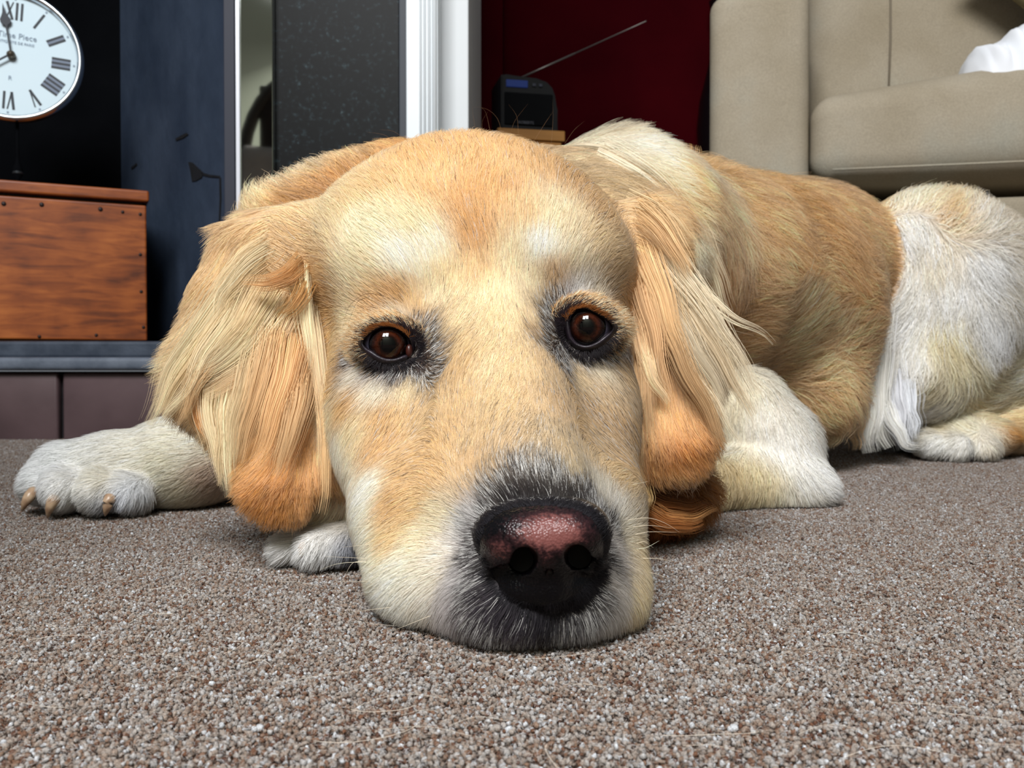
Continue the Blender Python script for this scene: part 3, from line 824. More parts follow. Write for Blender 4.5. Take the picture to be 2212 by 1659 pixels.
# ---- torso, neck, haunch
con((1440, 640, .76, 255), (1625, 685, .88, 262), TORSO, .03)
con((1440, 600, .74, 215), (1740, 590, .97, 190), TORSO, .03)
ell(1665, 850, .83, 180, 112, .08, TORSO, .03)
ell(1330, 545, .68, 230, 240, .09, NECK, .03, (0, 0, 0))
ell(930, 668, .60, 415, 325, .085, NECK, .03)
con((690, 560, .57, 140), (870, 520, .585, 175), NECK, .03)
ell(1150, 655, .62, 330, 318, .09, NECK, .03)
con((1080, 720, .60, 230), (1060, 860, .58, 170), NECK, .03)
ell(2000, 690, 1.00, 175, 275, .11, THIGH, .02, (0, 8, 0))
ell(2095, 640, 1.02, 120, 190, .10, THIGH, .02)
con((1960, 560, .97, 130), (1985, 800, .93, 105), THIGH, .02)
con((2200, 780, 1.02, 120), (2090, 850, .96, 70), THIGH, .02)
con((2300, 700, 1.08, 120), (2200, 800, 1.02, 90), THIGH, .02)
con((2420, 905, 1.0, 60), (2160, 935, .945, 48), HINDP, .008)
ell(2085, 945, .925, 108, 50, .035, HINDP, .008)
for q in ((2010, 962, .905, 34), (2060, 968, .898, 36), (2115, 968, .898, 34)):
    ell(q[0], q[1], q[2], q[3], q[3], .022, HINDP, .005)
# ---- front legs
con((1600, 890, .64, 95), (1665, 970, .632, 84), LEGR, .02)
con((1665, 960, .635, 88), (1700, 1030, .62, 66), LEGR, .02)
con((1600, 1035, .61, 62), (1752, 1052, .61, 46), LEGR, .015)
con((1620, 1035, .61, 60), (1000, 1110, .50, 60), LEGR, .01)
con((1000, 1110, .50, 66), (705, 1125, .435, 76), PAWM, .01)
for q in ((636, 1178, .428, 36), (692, 1182, .418, 42), (748, 1176, .42, 42)):
    ell(q[0], q[1], q[2], q[3], q[3] * 1.15, .016, PAWM, .005)
con((700, 800, .66, 130), (560, 930, .62, 105), LEGL, .02)
con((560, 930, .62, 105), (400, 1000, .60, 88), LEGL, .02)
con((400, 1002, .60, 88), (250, 1020, .59, 80), LEGL, .02)
con((250, 1018, .59, 78), (150, 1025, .585, 72), LEGL, .01)
for q in ((104, 1042, .582, 46, 48), (150, 1055, .566, 50, 50), (228, 1062, .563, 46, 48), (292, 1062, .568, 40, 42)):
    ell(q[0], q[1], q[2], q[3], q[4], .022, LEGL, .006)
# ---- head
ell(1003, 575, .465, 342, 262, .078, HEAD, .02, (0, -4, 0))
ell(868, 612, .428, 135, 95, .036, HEAD, .02)
ell(1222, 580, .436, 125, 92, .036, HEAD, .02)
con((1030, 480, .43, 110), (1055, 740, .402, 95), HEAD, .02)
con((838, 775, .408, 112), (880, 960, .388, 112), HEAD, .02)
con((1252, 745, .418, 98), (1262, 930, .400, 88), HEAD, .02)
con((1050, 760, .40, 120), (1100, 960, .365, 125), HEAD, .02)
ell(1000, 1090, .350, 115, 120, .030, HEAD, .015)
ell(1265, 1090, .352, 62, 110, .025, HEAD, .015)
con((800, 700, .450, 112), (800, 900, .430, 104), HEAD, .02)
con((1262, 660, .460, 100), (1262, 900, .430, 92), HEAD, .02)
con((1058, 740, .398, 105), (1150, 1050, .325, 108), HEAD, .012)
con((1050, 900, .405, 200), (1140, 1150, .335, 170), HEAD, .02)
con((830, 900, .41, 112), (890, 1110, .36, 110), HEAD, .02)
con((1255, 900, .41, 95), (1280, 1100, .355, 82), HEAD, .02)
con((890, 1120, .355, 105), (918, 1240, .338, 128), HEAD, .015)
con((1275, 1130, .345, 88), (1288, 1250, .332, 102), HEAD, .015)
con((960, 1270, .325, 92), (1085, 1300, .306, 96), HEAD, .012)
con((1085, 1298, .306, 96), (1140, 1280, .302, 105), HEAD, .010)
con((1230, 1285, .306, 100), (1290, 1290, .318, 92), HEAD, .010)
ell(1180, 1190, .315, 135, 110, .022, HEAD, .010)
con((1050, 1050, .43, 250), (1100, 1180, .38, 190), HEAD, .02)
# cheek hollow under the eyes and the furrow up the brow
ell(985, 905, .352, 30, 110, .018, HEAD, .012, (0, 12, 0), True) if False else None
# eye sockets
EYE_L, EYE_R = P(839, 744, .3855), P(1268, 706, .3955)
GR = 0.0108
ell(838, 748, .376, 58, 35, .020, HEAD, .003, (0, 8, 0), True)
ell(1268, 709, .386, 54, 39, .020, HEAD, .003, (0, -8, 0), True)
# ---- ears: flat flaps
ell(645, 590, .458, 95, 90, .016, EARL, .026, (0, 0, -15))
con((660, 520, .475, 60), (590, 630, .455, 62), EARL, .026)
con((610, 640, .450, 75), (500, 800, .434, 84), EARL, .026, (1, .24, 1), (0, 0, -10))
con((615, 660, .444, 82), (604, 900, .420, 88), EARL, .024, (1, .28, 1))
con((606, 900, .418, 84), (608, 1040, .402, 80), EARL, .010, (1, .30, 1))
ell(1395, 1062, .50, 135, 88, .04, NECK, .02)
ell(1378, 560, .468, 62, 120, .018, EARR, .014, (0, 0, 20))
con((1405, 560, .466, 62), (1450, 780, .458, 88), EARR, .014, (1, .24, 1), (0, 0, 12))
con((1440, 760, .455, 75), (1455, 930, .440, 96), EARR, .012, (1, .28, 1), (0, 0, 10))
def probe(px, py):
    Ys = np.arange(.27, 1.1, .0015); pts = np.array([P(px, py, y) for y in Ys]); d = trilin(pts)
    i = np.argmax(d < 0); return Ys[i] if d[i] < 0 else -1
# flat belly, chin and pads on the carpet
gz = (LO[2] + np.arange(NG[2]) * VOX)[None, None, :].astype(np.float32)
k = 0.006; d = -(gz - 0.0015)
h = np.maximum(k - np.abs(SD - d), 0) / k
SD = np.maximum(SD, d) + h * h * k * 0.25

import openvdb as vdb
grid = vdb.FloatGrid(); grid.background = 0.05 if hasattr(grid, 'background') and False else grid.background
grid = vdb.FloatGrid(0.05)
grid.copyFromArray(SD.astype(np.float32))
vv, qq = grid.convertToQuads(0.0) if hasattr(grid, 'convertToQuads') else (None, None)
vv = np.asarray(vv, dtype=np.float64) * VOX + LO
qq = np.asarray(qq, dtype=np.int64)
def trilin(p):
    g = (p - LO) / VOX; i = np.clip(np.floor(g).astype(int), 0, NG - 2); f_ = g - i
    o = 0
    for a in (0, 1):
        for b_ in (0, 1):
            for c_ in (0, 1):
                wgt = (f_[:, 0] if a else 1 - f_[:, 0]) * (f_[:, 1] if b_ else 1 - f_[:, 1]) * (f_[:, 2] if c_ else 1 - f_[:, 2])
                o = o + wgt * SD[i[:, 0] + a, i[:, 1] + b_, i[:, 2] + c_]
    return o
print('dog verts', len(vv), 'quads', len(qq), round(time.time() - T0, 1))
print([(py, [(px, round(float(probe(px, py)), 4)) for px in (1040, 1100, 1150, 1190, 1240, 1300)]) for py in (1070,1100,1150,1200,1250,1300,1350,1390)])
for py in (450, 550, 650, 700, 750, 800, 900, 1000, 1080):
    print(py, [(px, round(float(probe(px, py)), 3)) for px in (720, 780, 838, 900, 970, 1050, 1120, 1190, 1268, 1330)])
best = np.full(len(vv), 9.0); REG = np.zeros(len(vv), int)
for fn, rg_, sub in prims:
    if sub: continue
    d = fn(vv); m_ = d < best; best[m_] = d[m_]; REG[m_] = rg_

dog = empty('dog', (0.15, 0.6, 0))
tag(dog, 'golden retriever lying on the carpet with its chin on the floor', 'dog')
def dpar(o):
    o.parent = dog; o.matrix_parent_inverse = dog.matrix_basis.inverted(); return o
me = bpy.data.meshes.new('body')
me.vertices.add(len(vv)); me.vertices.foreach_set('co', vv.ravel())
me.loops.add(qq.size); me.loops.foreach_set('vertex_index', qq.ravel().astype(np.int32))
me.polygons.add(len(qq)); me.polygons.foreach_set('loop_start', np.arange(0, qq.size, 4, dtype=np.int32))
me.polygons.foreach_set('use_smooth', np.ones(len(qq), bool))
me.update(calc_edges=True); me.validate()
body = bpy.data.objects.new('body', me); link(body); dpar(body)
nv = np.empty(len(vv) * 3); me.vertices.foreach_get('normal', nv); nv = nv.reshape(-1, 3)
# normals must point outward
if (nv * (vv - vv.mean(0))).sum() < 0:
    me.flip_normals(); nv = -nv
skin, _nt, _b = new_mat('skin', (0.62, 0.45, 0.30, 1), 0.8)
me.materials.append(skin)
# ================================================================== EYES, LIDS, NOSE, CLAWS
def grid_mesh(name, rings, m, closed=True, cap=False, smooth=True):
    n = len(rings[0]); verts = [v for r_ in rings for v in r_]; faces = []
    for i in range(len(rings) - 1):
        for j in range(n if closed else n - 1):
            faces.append((i * n + j, i * n + (j + 1) % n, (i + 1) * n + (j + 1) % n, (i + 1) * n + j))
    if cap: faces.append(tuple(range(n)))
    o = mesh_obj(name, verts, faces, m, None, smooth); return o
def smooth_loop(pts, n):
    """closed Catmull-Rom through points, resampled to n"""
    pts = np.array(pts, float); K = len(pts); out = []
    for i in range(n):
        t = i / n * K; a = int(t) % K; f_ = t - int(t)
        p0, p1, p2, p3 = pts[(a - 1) % K], pts[a], pts[(a + 1) % K], pts[(a + 2) % K]
        out.append(0.5 * ((2 * p1) + (-p0 + p2) * f_ + (2 * p0 - 5 * p1 + 4 * p2 - p3) * f_ ** 2 + (-p0 + 3 * p1 - 3 * p2 + p3) * f_ ** 3))
    return np.array(out)

def eye_materials():
    scl, nt, b = new_mat('sclera', srgb(72, 70, 86), 0.12, 0, 0.35)
    iris, nt, b = new_mat('iris', srgb(70, 34, 16), 0.04, 0, 0.32)
    tc = node(nt, 'ShaderNodeTexCoord'); sx = node(nt, 'ShaderNodeSeparateXYZ'); nt.links.new(tc.outputs['Object'], sx.inputs[0])
    cmb = node(nt, 'ShaderNodeCombineXYZ'); nt.links.new(sx.outputs[0], cmb.inputs[0]); nt.links.new(sx.outputs[2], cmb.inputs[1])
    ln = node(nt, 'ShaderNodeVectorMath', operation='LENGTH'); nt.links.new(cmb.outputs[0], ln.inputs[0])
    dv = node(nt, 'ShaderNodeMath', operation='DIVIDE', i_1=0.0082); nt.links.new(ln.outputs['Value'], dv.inputs[0])
    r = ramp(nt, [(0.34, srgb(3, 3, 4)), (0.44, srgb(26, 11, 6)), (0.58, srgb(54, 22, 10)), (0.76, srgb(26, 10, 7)), (0.90, srgb(5, 4, 7))])
    nt.links.new(dv.outputs[0], r.inputs[0])
    nz = node(nt, 'ShaderNodeTexNoise', i_Scale=900.0, i_Detail=3.0); nt.links.new(tc.outputs['Object'], nz.inputs['Vector'])
    mr = node(nt, 'ShaderNodeMapRange', i_1=0.3, i_2=0.7, i_3=0.6, i_4=1.4); nt.links.new(nz.outputs['Fac'], mr.inputs[0])
    vm = node(nt, 'ShaderNodeVectorMath', operation='SCALE'); nt.links.new(r.outputs[0], vm.inputs[0]); nt.links.new(mr.outputs[0], vm.inputs['Scale'])
    nt.links.new(vm.outputs[0], b.inputs['Base Color'])
    lid = noise_mat('lid_skin', srgb(20, 15, 20), srgb(40, 31, 40), 500, 0.42, 0.5, 1400, 0.5, bdist=0.0003)
    red, _, _ = new_mat('third_lid', srgb(60, 26, 20), 0.35)
    return scl, iris, lid, red
scl_m, iris_m, lid_m, red_m = eye_materials()

def build_eye(C, gaze, upper, lower, name_lab, side):
    C = np.array(C)
    g = Vector(gaze).normalized()
    q = g.to_track_quat('-Y', 'Z')
    root = bpy.data.objects.new('eye', bpy.data.meshes.new('eye'))
    bm = bmesh.new(); bmesh.ops.create_uvsphere(bm, u_segments=48, v_segments=32, radius=GR)
    bm.to_mesh(root.data); bm.free(); root.data.materials.append(scl_m)
    root.data.polygons.foreach_set('use_smooth', [True] * len(root.data.polygons))
    link(root); root.location = tuple(C); root.rotation_mode = 'QUATERNION'; root.rotation_quaternion = q
    bpy.context.view_layer.update()
    dpar(root)
    # cornea bulge carrying the iris
    Rc = 0.0093; off = math.sqrt(GR ** 2 - 0.0080 ** 2) - math.sqrt(Rc ** 2 - 0.0080 ** 2)
    prof = []
    for i in range(15):
        a = math.asin(0.0081 / Rc) * (1 - i / 14)
        prof.append((max(Rc * math.sin(a), 1e-5), -(off + Rc * math.cos(a))))
    prof = [(0.0083, -(math.sqrt(GR ** 2 - 0.0083 ** 2) - 0.0004))] + prof
    bm = lathe_bm(prof, 48, 'Y')
    # flatten: iris shown on the bulge, a thin dome that follows the cornea
    o = bm_obj('iris', bm, iris_m, None, True); o.parent = root
    # lids: rings of skin from the opening outwards
    loop = smooth_loop(list(upper) + list(lower)[::-1], 72)
    cpx = loop.mean(0)
    rings = []
    Yg = C[1]
    def on_globe(px, rad):
        o_ = np.array([0, 0, CAM_H]); d = P(px[0], px[1], 1.0) - o_; d /= np.linalg.norm(d)
        L_ = o_ - C; b_ = L_ @ d; c_ = L_ @ L_ - rad * rad; disc = b_ * b_ - c_
        if disc < 0: t = -b_
        else: t = -b_ - math.sqrt(disc)
        return o_ + d * t
    n_ring = [(0.90, GR - .0002, 0), (0.97, GR + .0003, 0), (1.0, GR + .0011, 0), (1.05, GR + .0017, 0), (1.14, GR + .0019, 0.0), (1.28, GR + .0017, 0.0004), (1.42, GR + .0015, .0022), (1.62, GR + .0012, .0055), (1.9, GR + .001, .0100)]
    for s, rad, back_ in n_ring:
        ring = []
        for p in loop:
            v = (p - cpx)
            ln_ = np.linalg.norm(v)
            ex = ln_ + (s - 1) * 44
            pp = cpx + v / ln_ * ex
            w_ = on_globe(pp, rad + 0.001 * 0)
            lim = C[1] - GR * 0.40
            if w_[1] > lim:
                w_ = P(pp[0], pp[1], lim + (w_[1] - lim) * 0.15)
            w_ = w_ + np.array([0, back_, 0])
            ring.append(w_)
        rings.append(ring)
    o = grid_mesh('eyelid', rings, lid_m); dpar(o)
    return root, o, cpx
def zl(pts): return [(760 + x / 10.37, 660 + y / 10.37) for x, y in pts]
def zr_(pts): return [(1180 + x / 10.37, 620 + y / 10.37) for x, y in pts]
upL = zl([(255, 850), (310, 720), (430, 600), (590, 510), (780, 478), (960, 505), (1130, 585), (1240, 690), (1320, 850)])
loL = zl([(330, 960), (450, 1030), (600, 1130), (780, 1195), (980, 1190), (1180, 1120), (1330, 1070)])
upR = zr_([(500, 760), (520, 620), (620, 530), (800, 480), (980, 520), (1150, 605), (1330, 710), (1450, 830), (1480, 930)])
loR = zr_([(520, 940), (570, 1130), (700, 1270), (900, 1320), (1120, 1250), (1300, 1120), (1430, 1010)])
eyeL, lidL, cL = build_eye(EYE_L, (np.array([0.0, 0, CAM_H + .004]) - EYE_L) + np.array([-.002, 0, -.012]), upL, loL, '', 0)
eyeR, lidR, cR_ = build_eye(EYE_R, (np.array([0.0, 0, CAM_H + .004]) - EYE_R) + np.array([-.004, 0, -.008]), upR, loR, '', 1)
# reddish third lid in the inner corner of the left eye
bm = bmesh.new(); bmesh.ops.create_uvsphere(bm, u_segments=16, v_segments=10, radius=1.0)
pc = P(884, 758, EYE_L[1] - GR * .62)
for v in bm.verts: v.co = Vector((v.co.x * R(8, .38), v.co.y * .0018, v.co.z * R(15, .38))) + Vector(pc)
o = bm_obj('third_eyelid', bm, red_m, None, True); dpar(o)

_P = P
# ---- nose leather, built from its own smaller field
def build_nose():
    P = lambda a, b_, Y: _P(a, b_, Y - 0.0052)
    vx = 0.00055
    lo = P(990, 1050, .27); lo = np.array([P(985, 1100, .31)[0], .262, P(1150, 1400, .30)[2]]); hi = np.array([P(1350, 1100, .31)[0], .335, P(1150, 1040, .30)[2]])
    n = np.ceil((hi - lo) / vx).astype(int)
    g = np.stack(np.meshgrid(*[lo[a] + np.arange(n[a]) * vx for a in range(3)], indexing='ij'), -1).astype(np.float32)
    D = [np.full(n, 0.02, np.float32)]
    def add(d, k, sub=False):
        a = D[0]
        d = d.astype(np.float32)
        if sub:
            d = -d; h = np.maximum(k - np.abs(a - d), 0) / k; D[0] = np.maximum(a, d) + h * h * k * .25
        else:
            h = np.maximum(k - np.abs(a - d), 0) / k; D[0] = np.minimum(a, d) - h * h * k * .25
    E = lambda px, py, Y, rx, rz, ry, k, sub=False, rot=(0, 0, 0): add(d_ell(g, P(px, py, Y), np.array([R(rx, Y), ry, R(rz, Y)]), rot_from(rot)), k, sub)
    K_ = lambda a, b_, k, sub=False: add(d_cone(g, P(*a[:3]), P(*b_[:3]), R(a[3], a[2]), R(b_[3], b_[2]), None, None), k, sub)
    E(1170, 1160, .2985, 138, 78, .0185, .004)                       # dome
    E(1132, 1146, .2955, 100, 64, .0150, .004); E(1226, 1138, .2955, 90, 62, .0150, .004)
    K_((1068, 1150, .303, 42), (1084, 1205, .2955, 40), .003)        # left wing
    K_((1276, 1140, .304, 38), (1270, 1200, .2965, 38), .003)        # right wing
    K_((1165, 1190, .291, 34), (1178, 1270, .2915, 30), .004)        # septum
    K_((1198, 1190, .291, 32), (1194, 1270, .2915, 30), .004)
    E(1170, 1262, .3010, 108, 58, .0125, .003)                       # base below the nostrils
    K_((1085, 1235, .301, 30), (1150, 1290, .299, 34), .003)
    K_((1285, 1225, .303, 30), (1230, 1290, .299, 36), .003)
    # nostrils: commas that run back and outwards
    K_((1138, 1212, .275, 29), (1122, 1206, .302, 25), .0014, True)
    K_((1124, 1220, .2875, 24), (1072, 1240, .2925, 15), .0014, True)
    K_((1242, 1204, .275, 27), (1254, 1202, .302, 24), .0014, True)
    K_((1256, 1214, .2885, 22), (1298, 1236, .2935, 14), .0014, True)
    K_((1186, 1300, .299, 34), (1186, 1340, .2985, 20), .004)
    # groove down the middle
    K_((1187, 1205, .2858, 6), (1186, 1260, .2852, 7), .0016, True); K_((1186, 1260, .2852, 7), (1186, 1345, .2880, 7), .0016, True)
    K_((1176, 1092, .281, 7), (1180, 1112, .2760, 4), .003, True)
    # cobbles of the leather
    gx = vdb.FloatGrid(0.02); gx.copyFromArray(D[0])
    v, q = gx.convertToQuads(0.0); v = np.asarray(v, float) * vx + lo; q = np.asarray(q, int)
    me = bpy.data.meshes.new('nose')
    me.from_pydata(v.tolist(), [], q.tolist()); me.polygons.foreach_set('use_smooth', [True] * len(me.polygons)); me.update()
    if sum(p.normal.dot(p.center - Vector(P(1170, 1190, .30))) for p in list(me.polygons)[::50]) < 0: me.flip_normals()
    m, nt, b = new_mat('nose_leather', (0.01, 0.01, 0.01, 1), 0.28, 0, 0.24)
    tc = node(nt, 'ShaderNodeTexCoord')
    at = node(nt, 'ShaderNodeAttribute', attribute_name='pink')
    nz = node(nt, 'ShaderNodeTexNoise', i_Scale=700.0, i_Detail=4.0); nt.links.new(tc.outputs['Object'], nz.inputs['Vector'])
    mr = node(nt, 'ShaderNodeMapRange', i_1=0.3, i_2=0.7, i_3=-0.18, i_4=0.18); nt.links.new(nz.outputs['Fac'], mr.inputs[0])
    ad = node(nt, 'ShaderNodeMath', operation='ADD'); nt.links.new(at.outputs['Fac'], ad.inputs[0]); nt.links.new(mr.outputs[0], ad.inputs[1])
    r = ramp(nt, [(0.12, srgb(7, 6, 8)), (0.45, srgb(46, 27, 29)), (0.85, srgb(116, 70, 66))]); nt.links.new(ad.outputs[0], r.inputs[0])
    nt.links.new(r.outputs[0], b.inputs['Base Color'])
    vo = node(nt, 'ShaderNodeTexVoronoi', i_Scale=1150.0); nt.links.new(tc.outputs['Object'], vo.inputs['Vector'])
    bp = node(nt, 'ShaderNodeBump', i_Strength=0.55, i_Distance=0.00035); bp.invert = True
    nt.links.new(vo.outputs['Distance'], bp.inputs['Height']); nt.links.new(bp.outputs[0], b.inputs['Normal'])
    me.materials.append(m)
    px = PIX(v)
    pk = np.exp(-(((px[:, 0] - 1190) / 86) ** 2 + ((px[:, 1] - 1150) / 48) ** 2) ** 1.3) * 1.0
    pk = np.maximum(pk, 0.62 * np.exp(-(((px[:, 0] - 1078) / 34) ** 2 + ((px[:, 1] - 1190) / 34) ** 2) ** 1.2))
    pk = np.maximum(pk, 0.5 * np.exp(-(((px[:, 0] - 1180) / 26) ** 2 + ((px[:, 1] - 1195) / 40) ** 2)))
    a = me.attributes.new('pink', 'FLOAT', 'POINT'); a.data.foreach_set('value', pk.astype(np.float32))
    o = bpy.data.objects.new('nose', me); link(o); dpar(o)
    o['label'] = 'black nose with a pink centre'
    # dark nostril linings, deep inside
    return o
nose = build_nose()

# ---- claws
claw_m = noise_mat('claw_horn', srgb(150, 118, 92), srgb(196, 170, 140), 200, 0.35, 0.2, 900, 0.5, bdist=0.0002)
claw_d = noise_mat('claw_dark', srgb(30, 26, 28), srgb(60, 50, 48), 200, 0.35, 0.2, 900, 0.5, bdist=0.0002)
def claw(a, b_, c_, r, m=claw_m):
    A_, B_, C_ = P(*a), P(*b_), P(*c_)
    pts = []; rad = []
    for i in range(10):
        t = i / 9
        pts.append(Vector((1 - t) ** 2 * A_ + 2 * t * (1 - t) * B_ + t * t * C_)); rad.append(r * (1 - t ** 2.4 * .86))
    o = bm_obj('claw', tube_bm(pts, rad, 14), m, None, True); dpar(o)
claw((74, 1062, .560), (56, 1076, .552), (48, 1104, .556), .0036)
claw((122, 1072, .548), (108, 1086, .541), (103, 1118, .546), .0038)
claw((238, 1074, .546), (232, 1090, .541), (227, 1114, .546), .0034)
claw((684, 1170, .418), (660, 1166, .404), (649, 1204, .405), .0046)
claw((618, 1182, .430), (604, 1188, .422), (600, 1212, .423), .0034)
claw((2098, 968, .888), (2096, 985, .878), (2098, 1004, .885), .0042, claw_d)
# ================================================================== THE COAT
# controls: pixel on the dog, lie of the hair (degrees in the picture plane, 0 right, 90 down), length in mm, lift, colour of the coat
T = {}
T[HEAD] = [
 (1045,1272,150,9,.3,44,39,43),(1090,1325,120,9,.3,40,36,41),(1290,1268,30,9,.3,70,66,68),(1318,1205,5,7,.3,80,76,76),(1250,1315,70,9,.3,52,48,52),(1320,1130,-25,7,.3,70,66,66),(1180,1180,180,4,.2,16,14,16),(1120,1230,180,4,.2,16,14,16),(1240,1230,180,4,.2,16,14,16),(1000,330,-95,13,.35,214,170,118),(900,350,-110,13,.35,216,172,120),(850,400,-120,12,.3,226,188,138),(1150,350,-80,13,.35,216,172,120),(1230,380,-60,14,.3,214,172,122),
 (1290,440,-45,15,.3,220,182,136),(720,470,-150,15,.3,234,208,166),(780,430,-135,14,.3,232,200,154),(670,540,-165,16,.3,228,192,146),
 (1010,450,-92,10,.25,212,166,114),(930,430,-105,10,.25,222,180,130),(900,490,-110,10,.22,240,220,180),(800,500,-128,11,.22,244,228,192),(1080,420,-88,10,.25,216,170,118),
 (1130,470,-80,10,.22,228,192,146),(1210,480,-62,11,.22,236,214,176),(1290,540,-40,11,.25,228,200,158),
 (870,560,-110,8,.2,252,244,222),(930,540,-98,8,.2,248,236,208),(780,590,-140,9,.2,242,220,180),(700,620,-170,11,.25,228,188,138),(680,700,165,11,.25,226,184,132),
 (960,600,-92,7,.2,230,204,160),(1030,520,-90,8,.2,204,158,108),(1032,590,-90,7,.2,222,186,140),(1040,650,-90,6,.2,228,204,164),(1100,560,-86,7,.2,232,208,168),(1090,640,-88,6,.2,230,208,168),
 (1170,540,-78,8,.2,254,248,230),(1160,620,-84,7,.2,232,210,170),(1250,560,-52,9,.2,236,218,186),(1320,590,-20,11,.25,222,188,144),(1345,680,30,11,.25,214,176,130),
 (760,690,-165,6,.2,240,216,176),(810,655,-150,6,.2,224,180,128),(860,640,-130,6,.2,222,176,122),(900,660,-100,6,.2,226,188,138),(930,640,-85,6,.2,238,216,178),
 (850,685,-140,5,.3,236,222,198),(800,700,-160,5,.3,214,176,130),(895,700,-70,5,.3,150,130,112),(925,720,-45,6,.25,150,132,112),(905,745,-20,4,.3,48,40,44),(920,765,0,5,.3,80,68,62),(950,760,-15,6,.25,180,156,128),
 (940,790,20,5,.25,120,98,80),(905,790,60,5,.3,58,48,52),(975,700,-75,6,.2,234,208,166),(980,760,-60,6,.2,228,198,152),
 (775,770,160,5,.3,110,88,80),(800,795,130,5,.3,120,106,108),(850,805,105,5,.3,110,98,98),(780,800,140,6,.25,246,238,218),(820,830,120,6,.25,246,236,212),(880,830,100,6,.2,232,210,172),
 (720,760,165,9,.25,234,198,148),(715,830,150,10,.25,230,190,138),(760,860,140,8,.2,226,184,132),(830,890,120,7,.2,222,182,132),(900,880,110,6,.2,224,190,144),
 (1060,720,-90,5,.2,222,196,154),(1110,700,-88,5,.2,224,198,156),(1160,700,-84,5,.2,226,198,156),(1060,800,-90,5,.2,230,202,160),(1130,790,-88,5,.2,224,194,150),(1080,880,-92,5,.2,222,192,148),(1160,870,-86,5,.2,216,186,146),
 (1100,950,-92,5,.25,206,178,140),(1170,940,-88,5,.25,196,172,138),(1150,1000,-90,6,.3,164,148,126),(1130,1035,-100,7,.35,100,90,82),(1190,1035,-84,7,.35,134,126,114),(1160,1055,-90,7,.4,50,45,44),(1190,1080,-88,7,.4,26,23,25),(1140,1082,-95,7,.4,26,23,25),(1090,1090,-120,7,.4,28,25,27),(1250,1085,-65,7,.4,28,25,27),(1110,1075,-110,7,.4,46,42,44),(1215,1062,-70,7,.4,50,46,46),(1262,1070,-55,7,.4,60,56,58),
 (980,800,-80,6,.2,222,186,138),(980,870,-110,6,.2,224,188,140),(960,950,-140,6,.2,222,184,136),(1030,950,-110,5,.2,220,188,144),(940,1030,-165,6,.22,228,190,142),(1010,1010,-125,6,.22,220,184,138),(1060,1020,-115,6,.25,186,158,122),
 (1010,1060,-150,6,.25,214,186,150),(1050,1075,-130,6,.35,150,136,120),(1030,1100,-150,6,.3,214,210,206),(1055,1095,-140,6,.35,48,42,46),(1010,1130,178,6,.25,226,226,222),(1024,1145,178,5,.35,90,82,84),(990,1180,180,6,.25,216,212,206),(1014,1195,176,5,.35,70,62,66),
 (715,880,150,10,.25,242,222,184),(735,960,140,10,.25,250,240,216),(770,920,135,8,.22,238,214,172),(830,960,130,7,.22,224,182,132),(880,1000,140,7,.22,222,182,132),(800,1050,130,9,.22,252,246,228),(760,1060,130,10,.25,246,234,208),(860,1080,140,8,.22,224,184,134),(900,1090,155,7,.22,232,198,150),
 (960,1110,170,7,.22,240,222,188),(790,1140,140,9,.25,250,240,216),(860,1150,150,8,.22,234,202,156),(920,1160,165,8,.22,244,226,192),(970,1190,172,8,.22,244,234,214),(800,1220,155,9,.25,248,238,212),(880,1220,160,8,.22,250,242,220),(950,1240,160,8,.22,240,230,208),(1000,1240,155,8,.25,206,200,196),
 (1030,1240,150,8,.3,100,94,98),(850,1290,145,9,.25,250,246,232),(920,1290,145,9,.25,240,232,216),(975,1290,140,10,.28,200,192,188),(1010,1300,135,10,.3,130,120,122),(1060,1310,120,10,.3,74,68,76),(900,1345,140,9,.25,246,244,236),(970,1350,128,10,.28,212,206,202),(1040,1360,112,10,.3,126,118,122),
 (1100,1345,100,10,.3,80,72,80),(1090,1390,98,9,.3,150,146,146),(1140,1330,96,10,.3,56,52,58),(1150,1385,94,9,.3,120,116,120),(1186,1345,90,8,.3,26,24,28),(1220,1350,84,9,.3,90,88,92),(1260,1330,70,10,.3,150,148,148),(1250,1385,78,9,.3,180,176,174),(1310,1330,60,10,.28,214,208,200),(1320,1260,35,10,.25,226,220,210),
 (1325,1190,5,7,.25,226,220,212),(1345,1150,-10,7,.25,240,230,206),(1325,1100,-40,7,.25,234,228,214),(1300,1060,-55,7,.28,226,216,196),(1370,1280,45,9,.25,236,214,172),(1375,1200,20,9,.25,232,208,166),(1385,1330,50,9,.25,230,206,164),
 (1245,1030,-68,6,.28,204,184,150),(1290,1010,-50,6,.25,214,186,146),(1230,980,-75,6,.22,204,178,140),(1330,1030,-10,8,.25,224,194,150),
 (1240,800,70,6,.22,228,200,158),(1190,800,-80,5,.2,214,182,140),(1210,880,-70,5,.2,208,174,132),(1270,880,100,6,.22,204,168,124),(1310,840,100,7,.22,218,188,148),(1340,900,110,9,.25,206,168,122),(1280,950,110,7,.22,206,174,132),(1330,980,110,9,.25,212,176,130),
 (1290,790,85,6,.25,236,220,192),(1240,775,110,6,.25,214,190,156),(1335,780,80,8,.25,222,190,148),
 (1205,660,-100,6,.35,84,72,66),(1185,640,-95,6,.3,170,146,118),(1195,600,-90,7,.25,206,172,132),(1212,700,-150,4,.35,40,34,38),(1190,715,170,5,.3,110,92,78),(1165,720,-170,6,.25,190,160,124),(1200,750,130,5,.3,86,70,62),(1215,775,110,6,.3,140,116,92),
 (1235,650,-75,5,.35,120,112,120),(1250,635,-55,6,.3,240,238,234),(1290,640,-35,7,.25,232,218,194),(1300,668,-15,5,.3,196,158,122),(1335,695,5,6,.3,190,140,100),(1335,735,60,5,.3,110,84,72),(1300,755,75,5,.3,84,72,72),(1260,765,95,5,.3,70,58,58),(1230,760,115,5,.3,60,50,52)]
